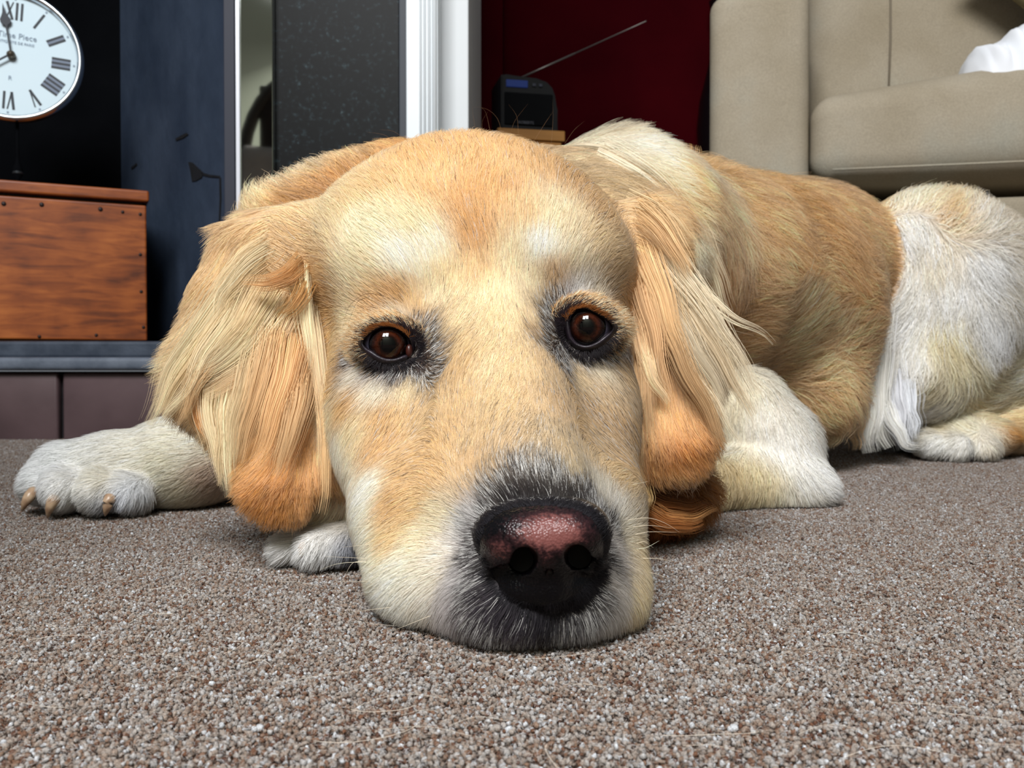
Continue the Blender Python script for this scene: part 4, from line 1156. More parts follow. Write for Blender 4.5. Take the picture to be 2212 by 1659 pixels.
T[NECK] = [(680,440,-140,22,.3,208,158,104),(760,400,-130,22,.3,202,150,94),(850,358,-120,20,.3,200,146,90),(950,322,-100,20,.3,204,152,98),(560,470,-150,39,0.4,236,206,162),(620,410,-145,28,0.4,238,212,172),(700,370,-135,28,0.4,238,212,172),(780,345,-125,27,0.4,230,192,144),(860,310,-115,23,0.4,210,156,100),(930,300,-100,16,0.4,214,166,112),(1000,295,-85,19,0.48,216,172,120),(1080,300,-80,17,0.48,206,166,118),(1150,320,-50,16,0.4,204,172,134),(1230,345,-10,19,0.28,206,180,144),(1270,305,0,38,0.16,240,222,190),(1330,320,22,41,0.16,246,232,204),(1390,350,35,41,0.16,240,218,182),(1330,400,38,38,0.2,226,196,152),(1420,430,45,36,0.2,222,172,120),(1450,360,25,32,0.24,224,182,132),(1480,500,62,40,0.2,236,220,190),(1390,470,50,36,0.2,218,176,126),(1500,560,75,36,0.2,226,190,144),(1530,600,70,32,0.24,214,156,100),(600,600,140,27,0.24,222,180,130),(640,900,110,27,0.24,190,134,84),(1420,1080,80,24,.35,132,78,38),(1390,1100,60,24,.35,120,68,32)]  # final rows: shadow under the right ear is put into the fur colour
T[TORSO] = [
 (1520,350,-50,34,.5,206,154,94),(1490,330,-65,40,.7,206,156,96),(1600,390,-10,30,.3,208,152,90),(1700,400,5,28,.3,202,142,80),(1760,440,10,28,.3,196,134,74),(1830,430,0,26,.3,204,146,86),(1550,450,25,34,.3,226,182,130),(1640,450,20,32,.3,212,158,100),
 (1600,520,15,34,.3,220,170,114),(1570,580,40,32,.3,210,146,88),(1650,600,-12,34,.3,224,178,126),(1720,520,10,32,.3,206,148,90),(1780,580,0,32,.3,212,156,98),(1600,690,-15,32,.3,218,164,108),(1700,690,-18,32,.3,226,186,138),(1790,700,-20,30,.3,222,174,122),(1845,640,10,28,.3,210,150,94),
 (1860,760,0,28,.3,214,156,102),(1640,780,-15,32,.3,220,176,124),(1740,790,-20,32,.3,228,190,144),(1660,860,20,30,.3,214,164,108),(1700,900,60,28,.3,226,188,140),(1780,880,50,28,.3,222,178,128),(1830,860,70,30,.3,216,160,106),(1700,960,90,26,.3,216,176,128),(1800,950,100,28,.3,214,168,120),(1590,860,60,28,.3,196,134,80)]
T[THIGH] = [
 (1860,430,-50,30,.4,222,176,122),(1900,420,-60,32,.4,236,206,164),(1960,430,-75,32,.4,236,220,190),(2010,420,-80,30,.4,232,206,164),(2060,470,-60,30,.4,226,192,146),(2110,480,-40,32,.35,236,226,206),(1850,500,170,34,.35,232,198,156),(1900,500,130,34,.35,242,232,214),(1980,500,100,34,.35,242,238,228),
 (1860,560,150,38,.35,236,232,222),(1940,580,110,36,.35,242,240,232),(2020,560,90,34,.35,236,226,204),(2050,640,120,34,.35,244,242,236),(2130,580,60,34,.35,240,240,238),(2190,620,50,34,.35,236,226,204),(1890,660,100,38,.3,236,234,226),(1960,690,110,34,.35,240,238,232),(2040,720,90,30,.35,232,216,176),
 (2140,700,80,34,.35,240,240,238),(1900,780,98,40,.3,240,236,228),(1970,780,105,34,.3,238,236,230),(2070,790,70,30,.3,232,220,186),(1890,870,102,44,.3,246,244,240),(1940,870,98,44,.3,236,238,240),(2020,840,120,34,.3,226,210,176),(2040,880,150,30,.3,220,216,210),(2120,840,20,28,.3,234,218,184),(2190,800,-15,28,.3,238,226,196)]
T[HINDP] = [(1990,935,170,12,.3,240,234,216),(2030,920,-170,12,.3,234,218,184),(2080,915,-140,12,.3,236,226,196),(2090,960,110,12,.35,238,236,228),(2140,950,70,12,.3,232,224,204),(2190,930,10,16,.3,206,152,92),(2150,905,-20,14,.3,234,214,174),(2212,900,0,20,.3,232,204,156),(2020,970,120,12,.35,242,242,238)]
T[LEGR] = [(1590,870,95,16,.3,230,218,192),(1640,900,80,16,.3,238,232,218),(1690,960,65,16,.3,240,236,226),(1740,1030,40,16,.3,244,242,236),(1790,1070,20,16,.3,240,240,238),(1650,1040,95,16,.3,232,214,174),(1600,1050,110,16,.3,224,202,160),(1720,1080,70,14,.3,238,230,210),(1580,960,100,16,.3,232,222,198),(1400,1100,180,18,.3,190,130,76)]
T[LEGL] = [(450,940,175,10,0.3,238,230,206),(400,960,172,10,0.3,240,234,214),(300,970,168,10,0.3,240,236,220),(200,975,165,10,0.3,238,238,230),(120,990,165,10,0.3,236,240,240),(70,1030,160,10,0.35,238,242,244),(150,1040,130,10,0.3,240,240,236),(230,1030,125,10,0.3,236,230,208),(300,1050,120,10,0.3,232,236,240),(350,1000,150,10,0.3,234,226,200),(400,1060,150,10,0.3,228,216,188),(450,1030,150,8,0.3,220,190,166),(100,1080,110,8,0.35,240,242,244),(250,1085,105,8,0.35,200,206,216)]
T[PAWM] = [(700,1090,130,11,.3,234,222,194),(640,1150,150,11,.3,236,232,222),(620,1190,140,11,.35,240,240,240),(700,1150,110,11,.35,240,238,232),(740,1130,95,11,.3,232,226,210),(700,1210,100,10,.4,240,242,244),(755,1180,95,10,.35,150,154,166),(760,1210,90,9,.35,60,60,68)]
T[EARL] = [(650,540,125,28,0.21,226,188,141),(590,540,128,16,0.1,229,193,146),(560,580,128,17,0.1,227,187,138),(640,610,105,27,0.17,205,153,99),(670,650,100,24,0.17,211,163,112),(560,660,125,20,0.17,227,185,136),(610,700,108,29,0.15,222,179,130),(500,700,125,21,0.17,232,203,162),(660,770,97,27,0.14,214,164,112),(600,780,106,31,0.14,226,184,136),(540,790,116,21,0.15,230,196,150),(460,780,130,23,0.21,234,208,168),(400,830,128,25,0.21,227,192,144),(480,860,110,24,0.17,230,200,155),(560,880,104,19,0.14,226,182,133),(630,890,98,25,0.14,218,168,115),(680,880,92,21,0.14,221,172,122),(430,880,112,24,0.21,218,171,117),(560,970,108,19,0.14,218,169,117),(620,980,96,15,0.14,210,152,98),(690,980,88,19,0.14,222,174,123),(600,1060,95,16,0.17,211,152,96),(540,1080,112,16,0.21,211,153,99),(660,1080,75,15,0.17,219,169,118),(600,1130,92,14,0.21,205,144,88),(690,1060,80,15,0.21,224,179,128)]
T[EARR] = [(1370,470,60,19,0.21,214,178,132),(1350,540,75,16,0.17,222,186,142),(1410,520,50,21,0.24,216,176,128),(1400,580,62,20,0.21,222,178,128),(1380,640,78,18,0.17,212,160,108),(1440,620,52,24,0.24,206,174,136),(1470,680,55,25,0.24,208,178,140),(1400,720,78,20,0.17,214,168,120),(1450,760,66,23,0.21,188,146,106),(1500,780,58,25,0.24,212,184,146),(1390,820,85,19,0.14,216,176,132),(1440,850,76,20,0.15,210,160,108),(1500,870,70,17,0.17,214,164,114),(1540,860,58,25,0.21,226,208,178),(1390,910,88,17,0.14,216,172,124),(1440,930,86,19,0.14,208,142,84),(1500,950,80,17,0.15,212,150,94),(1400,1000,88,20,0.15,214,166,116),(1460,1010,88,15,0.21,220,174,124),(1540,940,70,17,0.21,218,172,122),(1360,1000,95,22,0.17,160,116,84)]

bvh = BVHTree.FromPolygons([tuple(v) for v in vv], [tuple(int(i) for i in q) for q in qq])
cam0 = Vector((0, 0, CAM_H))
def hit(px, py):
    d = Vector(P(px, py, 1.0)) - cam0
    d.normalize()
    return bvh.ray_cast(cam0, d)
ctrl = {}
for rg_, rows in T.items():
    pos = []; dat = []
    sel = np.where(REG == rg_)[0]
    for (px, py, an, ln_, lf, r_, g_, b_) in rows:
        h_, n_, fi, ds = hit(px, py)
        if h_ is not None:
            p = np.array(h_)
            near = np.argmin(((vv[sel] - p) ** 2).sum(1))
            if np.linalg.norm(vv[sel][near] - p) > 0.03: h_ = None
        if h_ is None:                              # off the outline: nearest vertex of that region, as seen
            pp = PIX(vv[sel]); near = np.argmin(((pp - np.array([px, py])) ** 2).sum(1) + (vv[sel][:, 1] - .3) * 300); p = vv[sel][near]
        if rg_ == TORSO: r_, g_, b_ = r_ * .42 + 238 * .58, g_ * .42 + 202 * .58, b_ * .42 + 160 * .58
        elif b_ > 200 and rg_ in (HEAD, THIGH, LEGL, LEGR, PAWM, HINDP, NECK): b_ -= (b_ - 200) * .12; g_ -= 2
        c = srgb(r_, g_, b_)
        pos.append(p); dat.append((math.cos(math.radians(an)), -math.sin(math.radians(an)), ln_ * 1e-3, lf, c[0], c[1], c[2]))
    ctrl[rg_] = (np.array(pos), np.array(dat))
SOFT = {HEAD: .0045, PAWM: .006, EARL: .008, EARR: .008, LEGL: .010, LEGR: .010, HINDP: .010, NECK: .014, TORSO: .016, THIGH: .016}
def field(p, reg):
    out = np.zeros((len(p), 7))
    for rg_, (cp, cd) in ctrl.items():
        m_ = np.where(reg == rg_)[0]
        for s in range(0, len(m_), 40000):
            i = m_[s:s + 40000]
            d2 = ((p[i][:, None, :] - cp[None]) ** 2).sum(-1)
            w_ = 1.0 / (d2 + SOFT[rg_] ** 2 * .35) ** 2.2
            w_ /= w_.sum(1, keepdims=True)
            out[i] = w_ @ cd
    return out
# soften region borders: colours of the skin and coat are blended a little over neighbours
fv = field(vv, REG)
colv = fv[:, 4:7].copy()
ed = np.empty(len(me_edges := body.data.edges) * 2, np.int64); body.data.edges.foreach_get('vertices', ed); ed = ed.reshape(-1, 2)
def blur(a, n):
    deg = np.bincount(ed.ravel(), minlength=len(vv)).astype(float)[:, None] + 1
    for _ in range(n):
        s = a.copy()
        for c_ in range(a.shape[1]):
            s[:, c_] += np.bincount(ed[:, 0], a[ed[:, 1], c_], len(vv)) + np.bincount(ed[:, 1], a[ed[:, 0], c_], len(vv))
        a = s / deg
    return a
sm = blur(fv, 5)
# keep the fine marking of the face, soften the rest
wface = (REG == HEAD)[:, None]
att = np.where(wface, blur(fv, 1), sm)
ca = body.data.attributes.new('coat', 'FLOAT_COLOR', 'POINT')
ca.data.foreach_set('color', np.concatenate([att[:, 4:7] * .62, np.ones((len(vv), 1))], 1).astype(np.float32).ravel())
an_ = node(_nt, 'ShaderNodeAttribute', attribute_name='coat'); _nt.links.new(an_.outputs['Color'], _b.inputs['Base Color'])
print('field', round(time.time() - T0, 1))

# ---- smooth noise in 3-D, vectorised (sum of random sines)
def wob(p, freq, seed, n=6):
    rg = np.random.default_rng(seed); o = 0
    for _ in range(n):
        k = rg.normal(size=3) * freq; o = o + np.sin(p @ k + rg.uniform(0, 6.28))
    return o / math.sqrt(n / 2)

# ---- roots
tri = np.concatenate([qq[:, [0, 1, 2]], qq[:, [0, 2, 3]]])
ta, tb, tc_ = vv[tri[:, 0]], vv[tri[:, 1]], vv[tri[:, 2]]
cr = np.cross(tb - ta, tc_ - ta); ar = np.linalg.norm(cr, axis=1) / 2
ctr = (ta + tb + tc_) / 3
tn = nv[tri].mean(1); tn /= np.linalg.norm(tn, axis=1, keepdims=True) + 1e-9
view = np.array([0, 0, CAM_H]) - ctr; dist = np.linalg.norm(view, axis=1); view /= dist[:, None]
fac = (tn * view).sum(1)
RGM = {HEAD: 1.25, PAWM: 1.0, EARL: 1.0, EARR: 1.0, LEGL: .9, LEGR: .9, HINDP: .8, NECK: .9, TORSO: .8, THIGH: .8}
rm = np.array([RGM[i] for i in range(10)])[REG[tri[:, 0]]]
vis = np.clip((fac + .30) / .35, 0.04, 1)
pxc = PIX(ctr)
inframe = ((pxc[:, 0] > -60) & (pxc[:, 0] < 2290)).astype(float) * .97 + .03
wt = ar / dist ** 2 * vis * rm * inframe * (ctr[:, 2] > 0.0035)
def make_roots(N, wts, seed):
    rg = np.random.default_rng(seed)
    cs = np.cumsum(wts); f_ = np.searchsorted(cs, rg.uniform(0, cs[-1], N)); f_ = np.clip(f_, 0, len(tri) - 1)
    u, v = rg.uniform(size=(2, N)); fl = u + v > 1; u[fl] = 1 - u[fl]; v[fl] = 1 - v[fl]; w0 = 1 - u - v
    bar = np.stack([w0, u, v], -1)
    p = (vv[tri[f_]] * bar[..., None]).sum(1); n = (nv[tri[f_]] * bar[..., None]).sum(1); n /= np.linalg.norm(n, axis=1, keepdims=True)
    a = (att[tri[f_]] * bar[..., None]).sum(1)
    return p, n, a, REG[tri[f_, 0]]
nose_bvh = BVHTree.FromPolygons([v.co[:] for v in nose.data.vertices], [p.vertices[:] for p in nose.data.polygons])
def in_eye(p):
    q = PIX(p); bad = np.zeros(len(p), bool)
    for (up, lo_, c) in ((upL, loL, cL), (upR, loR, cR_)):
        loop = smooth_loop(list(up) + list(lo_)[::-1], 72)
        ang = np.arctan2(loop[:, 1] - c[1], loop[:, 0] - c[0]); rad = np.hypot(loop[:, 0] - c[0], loop[:, 1] - c[1]); o_ = np.argsort(ang)
        a = np.arctan2(q[:, 1] - c[1], q[:, 0] - c[0]); r_ = np.hypot(q[:, 0] - c[0], q[:, 1] - c[1])
        lim = np.interp(a, ang[o_], rad[o_], period=2 * math.pi)
        # bare dark rim: thin above, wider below
        marg = 5 + 9 * np.clip(np.sin(a), 0, 1)
        bad |= (r_ < lim + marg) & (p[:, 1] < .45)
    return bad

def hair_material():
    m = bpy.data.materials.new('coat_hair'); m.use_nodes = True; nt = m.node_tree
    nt.nodes.clear()
    out = nt.nodes.new('ShaderNodeOutputMaterial')
    hb = nt.nodes.new('ShaderNodeBsdfHairPrincipled'); hb.model = 'CHIANG'; hb.parametrization = 'COLOR'
    at = node(nt, 'ShaderNodeAttribute', attribute_name='hair_col')
    nt.links.new(at.outputs['Color'], hb.inputs['Color'])
    hb.inputs['Roughness'].default_value = 0.42; hb.inputs['Radial Roughness'].default_value = 0.55
    hb.inputs['Coat'].default_value = 0.0; hb.inputs['IOR'].default_value = 1.5
    # dense coat: scatter off the fleece as a whole (lie of the skin below), plus the glossy single hair
    df = nt.nodes.new('ShaderNodeBsdfDiffuse'); sn = node(nt, 'ShaderNodeAttribute', attribute_name='skin_normal')
    nt.links.new(at.outputs['Color'], df.inputs['Color']); nt.links.new(sn.outputs['Vector'], df.inputs['Normal'])
    mx = nt.nodes.new('ShaderNodeMixShader'); mx.inputs[0].default_value = 0.30
    nt.links.new(df.outputs[0], mx.inputs[1]); nt.links.new(hb.outputs[0], mx.inputs[2])
    nt.links.new(mx.outputs[0], out.inputs[0])
    return m
hair_m = hair_material()
def hair_object(name, pts, rad, col, nrm, m=None):
    """pts (N, K, 3), rad (N, K) or (K,), col (N, 3)"""
    N, K = pts.shape[:2]
    h = bpy.data.hair_curves.new(name)
    h.add_curves([K] * N)
    h.attributes['position'].data.foreach_set('vector', pts.astype(np.float32).ravel())
    ra = h.attributes.new('radius', 'FLOAT', 'POINT') if 'radius' not in h.attributes else h.attributes['radius']
    ra.data.foreach_set('value', np.broadcast_to(rad, (N, K)).astype(np.float32).ravel())
    c_ = h.attributes.new('hair_col', 'FLOAT_COLOR', 'CURVE')
    c_.data.foreach_set('color', np.concatenate([np.clip(col, .004, .93), np.ones((N, 1))], 1).astype(np.float32).ravel())
    n_ = h.attributes.new('skin_normal', 'FLOAT_VECTOR', 'CURVE'); n_.data.foreach_set('vector', nrm.astype(np.float32).ravel())
    h.materials.append(m or hair_m)
    o = bpy.data.objects.new(name, h); link(o)
    dpar(o)
    o['kind'] = 'stuff'
    return o

def grow(name, N, regions, seed, K=7, clump=0.004, cl_amt=0.6, rpx=0.42, lmul=1.0, col_jit=.16, curl=.0, extra=None, tn_amt=.07, drift=.05):
    rg = np.random.default_rng(seed)
    mask = np.isin(REG[tri[:, 0]], regions)
    p, n, a, reg = make_roots(N, wt * mask, seed)
    keep = ~in_eye(p)
    if HEAD in regions:
        q_ = PIX(p); keep &= ~((p[:, 1] < .31) & (((q_[:, 0] - 1170) / 108) ** 2 + ((q_[:, 1] - 1190) / 80) ** 2 < 1))
        for i in np.where((p[:, 1] < .325) & keep)[0]:
            q, nn, fi, dd = nose_bvh.find_nearest(Vector(p[i]), 0.012)
            if q is not None:
                if dd < 0.0004 or (Vector(p[i]) - q).dot(nn) < 0: keep[i] = False
    p, n, a, reg = p[keep], n[keep], a[keep], reg[keep]; N = len(p)
    # lie of the hair: picture-plane angle laid onto the surface
    jit = wob(p, 90, seed + 5) * .10 + rg.normal(0, .10, N)
    c0, s0 = a[:, 0], a[:, 1]
    c1 = c0 * np.cos(jit) - s0 * np.sin(jit); s1 = c0 * np.sin(jit) + s0 * np.cos(jit)
    t = np.stack([c1, np.full(N, .12), s1], -1)
    t -= (t * n).sum(1, keepdims=True) * n
    t /= np.linalg.norm(t, axis=1, keepdims=True) + 1e-6
    ln_ = a[:, 2] * lmul * rg.uniform(.62, 1.18, N) * (1 + .15 * wob(p, 60, seed + 9))
    lf = a[:, 3] * rg.uniform(.55, 1.35, N)
    s = np.linspace(0, 1, K)[None, :, None]
    # the hair leaves the skin, then lies over
    side = np.cross(n, t)
    ph = rg.uniform(0, 6.28, N)[:, None, None] + wob(p, 120, seed + 2)[:, None, None] * 1.2
    bend = wob(p, 45, seed + 3)[:, None, None] * .16 + rg.normal(0, .07, N)[:, None, None]
    L_ = ln_[:, None, None]
    pts = p[:, None] + t[:, None] * L_ * s * (1 - .12 * s) + n[:, None] * L_ * lf[:, None, None] * (s - .55 * s * s) + side[:, None] * L_ * bend * s * s
    if curl:
        pts = pts + (side[:, None] * np.sin(s * 9 + ph) + n[:, None] * np.cos(s * 7 + ph) * .6) * curl * L_ * s
    # clumps: tips drawn towards a shared leader
    if cl_amt:
        cell = clump * (p[:, 1] / .4)[:, None]
        jp = p + rg.normal(0, 1, (N, 3)) * cell * .22
        key = np.floor(jp / clump).astype(np.int64)
        kk = (key[:, 0] * 73856093) ^ (key[:, 1] * 19349663) ^ (key[:, 2] * 83492791)
        kk = kk ^ (reg.astype(np.int64) * 7919)
        uq, inv = np.unique(kk, return_inverse=True)
        cnt = np.bincount(inv)
        mean = np.stack([[np.bincount(inv, pts[:, k_, c_]) / cnt for c_ in range(3)] for k_ in range(K)], 0).transpose(2, 0, 1)
        am = cl_amt * rg.uniform(.5, 1.1, N)[:, None, None] * (s ** 1.6)
        pts = pts * (1 - am) + mean[inv] * am
        tone = rg.normal(0, 1, len(uq))[inv]
    else:
        tone = np.zeros(N)
    # colour: broad drift, clump tone, single hairs
    col = a[:, 4:7].copy()
    k_ = np.exp(rg.normal(0, col_jit, N) + tone * tn_amt + wob(p, 35, seed + 7) * drift)[:, None]
    hue = (rg.normal(0, .10, N) + wob(p, 28, seed + 8) * .025)[:, None]
    lum = col.mean(1, keepdims=True)
    col = col * k_
    col = col * (1 - hue) + lum * hue
    if extra is not None: pts, col = extra(p, n, pts, col, rg)
    pts[..., 2] = np.maximum(pts[..., 2], .0012)
    base = R(rpx, np.maximum(p[:, 1], .3))[:, None] * rg.uniform(.75, 1.25, N)[:, None]
    taper = np.clip(1.15 - 1.0 * np.linspace(0, 1, K) ** 1.5, .12, 1)[None]
    return hair_object(name, pts, base * taper, col, n)

def face_extra(p, n, pts, col, rg):
    # salt and pepper round the nose, lips and inner eyes: some hairs white, some near black
    l_ = col.mean(1); mid = np.exp(-((np.sqrt(l_) - .40) / .15) ** 2)
    r_ = rg.uniform(size=len(p))
    w_ = r_ < mid * .40; d_ = r_ > 1 - mid * .42
    col[w_] = np.array([.78, .76, .72]) * rg.uniform(.7, 1.1, (w_.sum(), 1))
    col[d_] = np.array([.035, .03, .03]) * rg.uniform(.5, 1.6, (d_.sum(), 1))
    # stray black tips over the bridge
    q = PIX(p); br = (rg.uniform(size=len(p)) < .03) & (q[:, 1] > 640) & (q[:, 1] < 1080) & (q[:, 0] > 900)
    col[br] *= .45
    return pts, col
HQ = 1.0
grow('face_fur', int(190000 * HQ), [HEAD], 11, K=6, clump=.0014, cl_amt=.22, rpx=.40, extra=face_extra)
grow('ear_fur', int(75000 * HQ), [EARL, EARR], 12, K=10, clump=.0036, cl_amt=.75, rpx=.46, curl=.02, tn_amt=.14, drift=.07)
grow('leg_fur', int(60000 * HQ), [LEGL, LEGR, PAWM, HINDP], 13, K=7, clump=.0035, cl_amt=.6, rpx=.45, curl=.02)
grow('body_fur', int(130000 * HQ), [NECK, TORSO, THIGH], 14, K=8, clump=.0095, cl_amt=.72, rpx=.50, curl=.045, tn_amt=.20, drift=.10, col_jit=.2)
print('fur', round(time.time() - T0, 1))

# ---- long locks combed by hand: (path in pixels, distance at root and tip, width at root and tip in pixels, hairs, colour, wave)
def lock_set(name, rows, seed, fwd=0.0, sink=.016):
    rg = np.random.default_rng(seed); K = 14
    allp, allc, alln, allr = [], [], [], []
    for (path, Y0, Y1, w0, w1, N, c, wave) in rows:
        path = np.array(path, float); sl = np.r_[0, np.cumsum(np.hypot(*np.diff(path, axis=0).T))]; sl /= sl[-1]
        t = np.linspace(0, 1, K)
        # smooth the path
        xs = np.interp(t, sl, path[:, 0]); ys = np.interp(t, sl, path[:, 1])
        for _ in range(2):
            xs[1:-1] = (xs[:-2] + 2 * xs[1:-1] + xs[2:]) / 4; ys[1:-1] = (ys[:-2] + 2 * ys[1:-1] + ys[2:]) / 4
        dx, dy = np.gradient(xs), np.gradient(ys); ln_ = np.hypot(dx, dy); nx, ny = -dy / ln_, dx / ln_
        off = rg.normal(0, .5, N)[:, None]; wd = (w0 + (w1 * 1.9 + 3 - w0) * t ** .9)[None]
        ph = rg.uniform(0, 6.28)
        wv = (np.sin(t * 15 + ph) * wave * t)[None] + np.sin(t[None] * rg.uniform(6, 12, (N, 1)) + rg.uniform(0, 6.28, (N, 1))) * 1.6 * t[None]
        start = (rg.uniform(0, 1, N) ** 1.3 * .45 - .05)[:, None]; end = rg.uniform(.5, 1.06, N)[:, None]
        tt = np.clip(start + (end - start) * t[None], 0, 1)
        ii = tt * (K - 1)
        f = lambda a: np.interp(ii.ravel(), np.arange(K), a).reshape(N, K)
        X = f(xs) + f(nx) * (off * f(wd[0]) + f(wv[0])); Y_ = f(ys) + f(ny) * (off * f(wd[0]) + f(wv[0]))
        D = fwd + Y0 + (Y1 - Y0) * tt + rg.normal(0, .0012, N)[:, None] - .003 * np.sin(tt * 3.1) + sink * np.exp(-(tt - start) * 9)
        pts = np.stack([P_arr(X, Y_, D)], 0)[0]
        col = np.array(srgb(*c)[:3])[None] * np.exp(rg.normal(0, .16, (N, 1)) + rg.normal(0, .07))
        nn = np.tile(np.array([[0.0, -.86, .5]]), (N, 1)); nn[:, 0] = off[:, 0] * .7; nn += rg.normal(0, .18, (N, 3)) + rg.normal(0, .15, 3); nn /= np.linalg.norm(nn, axis=1, keepdims=True)
        pts[..., 2] = np.maximum(pts[..., 2], .0015)
        allp.append(pts); allc.append(col); alln.append(nn); allr.append(R(.46, D.mean(1))[:, None] * np.clip(1.1 - t ** 2, .15, 1)[None] * rg.uniform(.8, 1.3, (N, 1)))
    return hair_object(name, np.concatenate(allp), np.concatenate(allr), np.concatenate(allc), np.concatenate(alln))
def P_arr(px, py, Y):
    dx, dy = (px - CX) / F, -(py - CY) / F
    vy = _c + dy * _s; vz = -_s + dy * _c; k = Y / vy
    return np.stack([dx * k, Y, CAM_H + vz * k], -1)
CR, TN, OR_, GL, DK = (236, 214, 174), (224, 184, 136), (208, 150, 94), (228, 200, 156), (176, 124, 76)
E1 = .430
lock_set('ear_locks', [
 ([(610,510),(550,545),(500,590),(470,640),(462,690)], .440,.430, 30, 4, 90, CR, 3), ([(600,500),(540,530),(490,580),(455,640)], .44,.43, 16, 3, 40, GL, 3), ([(600,540),(530,600),(490,640),(480,690)], .44,.43, 30, 6, 90, GL, 3),
 ([(560,560),(480,660),(410,750),(370,800),(345,860),(322,918)], .436,.430, 46, 6, 320, CR, 4), ([(540,600),(465,700),(405,780),(372,840),(340,890)], .434,.43, 40, 8, 260, GL, 4), ([(540,640),(470,730),(425,800),(400,860),(355,905)], .430,.425, 36, 5, 240, CR, 5), ([(500,720),(440,800),(400,870),(392,920)], .428,.425, 36, 6, 200, TN, 5),
 ([(600,620),(560,690),(520,750),(470,790),(425,805)], .428,.424, 50, 12, 360, CR, 2), ([(580,600),(545,660),(510,720),(460,770)], .428,.424, 44, 10, 300, GL, 2), ([(620,660),(590,740),(545,800),(480,830),(440,850)], .426,.422, 40, 10, 260, (230,198,156), 2),
 ([(470,790),(455,860),(462,930),(478,1000),(488,1060)], .428,.425, 34, 5, 240, CR, 4), ([(440,810),(425,870),(440,930),(480,990)], .432,.43, 30, 5, 180, OR_, 4), ([(520,800),(500,880),(495,960),(500,1040),(497,1075)], .422,.42, 32, 5, 240, CR, 3), ([(500,810),(485,900),(478,980),(470,1050)], .424,.422, 24, 4, 160, GL, 3),
 ([(600,700),(575,800),(545,900),(515,1000)], .416,.412, 44, 10, 300, TN, 2), ([(640,720),(620,820),(585,920),(560,1010)], .412,.404, 40, 10, 280, (222,176,126), 2), ([(560,740),(530,840),(505,930),(500,1000)], .418,.414, 36, 8, 240, GL, 2), ([(655,780),(645,880),(620,960),(600,1030)], .410,.400, 34, 8, 220, TN, 2),
 ([(650,560),(655,640),(668,730),(672,800)], .428,.415, 20, 6, 130, CR, 2), ([(668,640),(684,740),(694,840),(700,930),(700,1010)], .424,.402, 14, 6, 150, (232,204,164), 1), ([(676,760),(694,860),(704,960),(700,1060),(690,1110)], .415,.398, 14, 6, 140, (226,188,138), 1),
 ([(660,560),(620,600),(560,615),(520,610)], .424,.420, 30, 8, 130, OR_, 2), ([(670,600),(640,660),(600,690)], .420,.416, 24, 8, 100, (196,144,88), 2)], 31, -.012)
S1 = (226,208,178)
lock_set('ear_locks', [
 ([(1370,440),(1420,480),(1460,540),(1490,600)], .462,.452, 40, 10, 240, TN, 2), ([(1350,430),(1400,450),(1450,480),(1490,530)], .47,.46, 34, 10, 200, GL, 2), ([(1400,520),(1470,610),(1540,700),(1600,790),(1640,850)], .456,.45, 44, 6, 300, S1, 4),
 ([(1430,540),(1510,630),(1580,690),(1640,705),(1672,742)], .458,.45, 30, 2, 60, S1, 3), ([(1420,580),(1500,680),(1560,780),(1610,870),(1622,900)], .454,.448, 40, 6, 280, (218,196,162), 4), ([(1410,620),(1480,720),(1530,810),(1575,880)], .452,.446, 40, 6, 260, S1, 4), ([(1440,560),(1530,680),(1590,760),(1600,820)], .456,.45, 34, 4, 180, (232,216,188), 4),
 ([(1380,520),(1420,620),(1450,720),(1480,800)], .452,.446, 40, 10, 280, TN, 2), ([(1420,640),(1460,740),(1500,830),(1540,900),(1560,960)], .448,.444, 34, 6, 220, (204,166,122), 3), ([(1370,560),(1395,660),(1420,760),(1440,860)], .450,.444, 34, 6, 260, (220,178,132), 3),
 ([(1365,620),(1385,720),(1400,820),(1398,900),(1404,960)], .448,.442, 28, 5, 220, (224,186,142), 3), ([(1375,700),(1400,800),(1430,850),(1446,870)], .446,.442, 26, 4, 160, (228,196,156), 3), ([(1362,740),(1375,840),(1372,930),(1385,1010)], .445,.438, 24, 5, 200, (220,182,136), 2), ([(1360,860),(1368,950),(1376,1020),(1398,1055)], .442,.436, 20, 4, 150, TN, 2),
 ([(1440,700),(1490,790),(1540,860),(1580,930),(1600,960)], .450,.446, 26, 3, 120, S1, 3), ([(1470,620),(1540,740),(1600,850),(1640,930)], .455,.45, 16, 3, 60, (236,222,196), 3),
 ([(1390,1085),(1450,1118),(1505,1118),(1548,1094)], .452,.470, 16, 3, 60, (196,140,84), 3), ([(1380,1100),(1430,1130),(1480,1140),(1520,1132)], .445,.455, 26, 6, 120, (150,94,50), 3), ([(1380,1070),(1440,1095),(1500,1100),(1530,1085)], .455,.475, 30, 8, 140, (140,86,46), 3), ([(1395,1050),(1402,1080),(1396,1110)], .44,.436, 10, 2, 50, (228,190,130), 1)], 32, -.012)  # brown low strands carry the shadow below the ear in their colour
WH = (240, 236, 226)
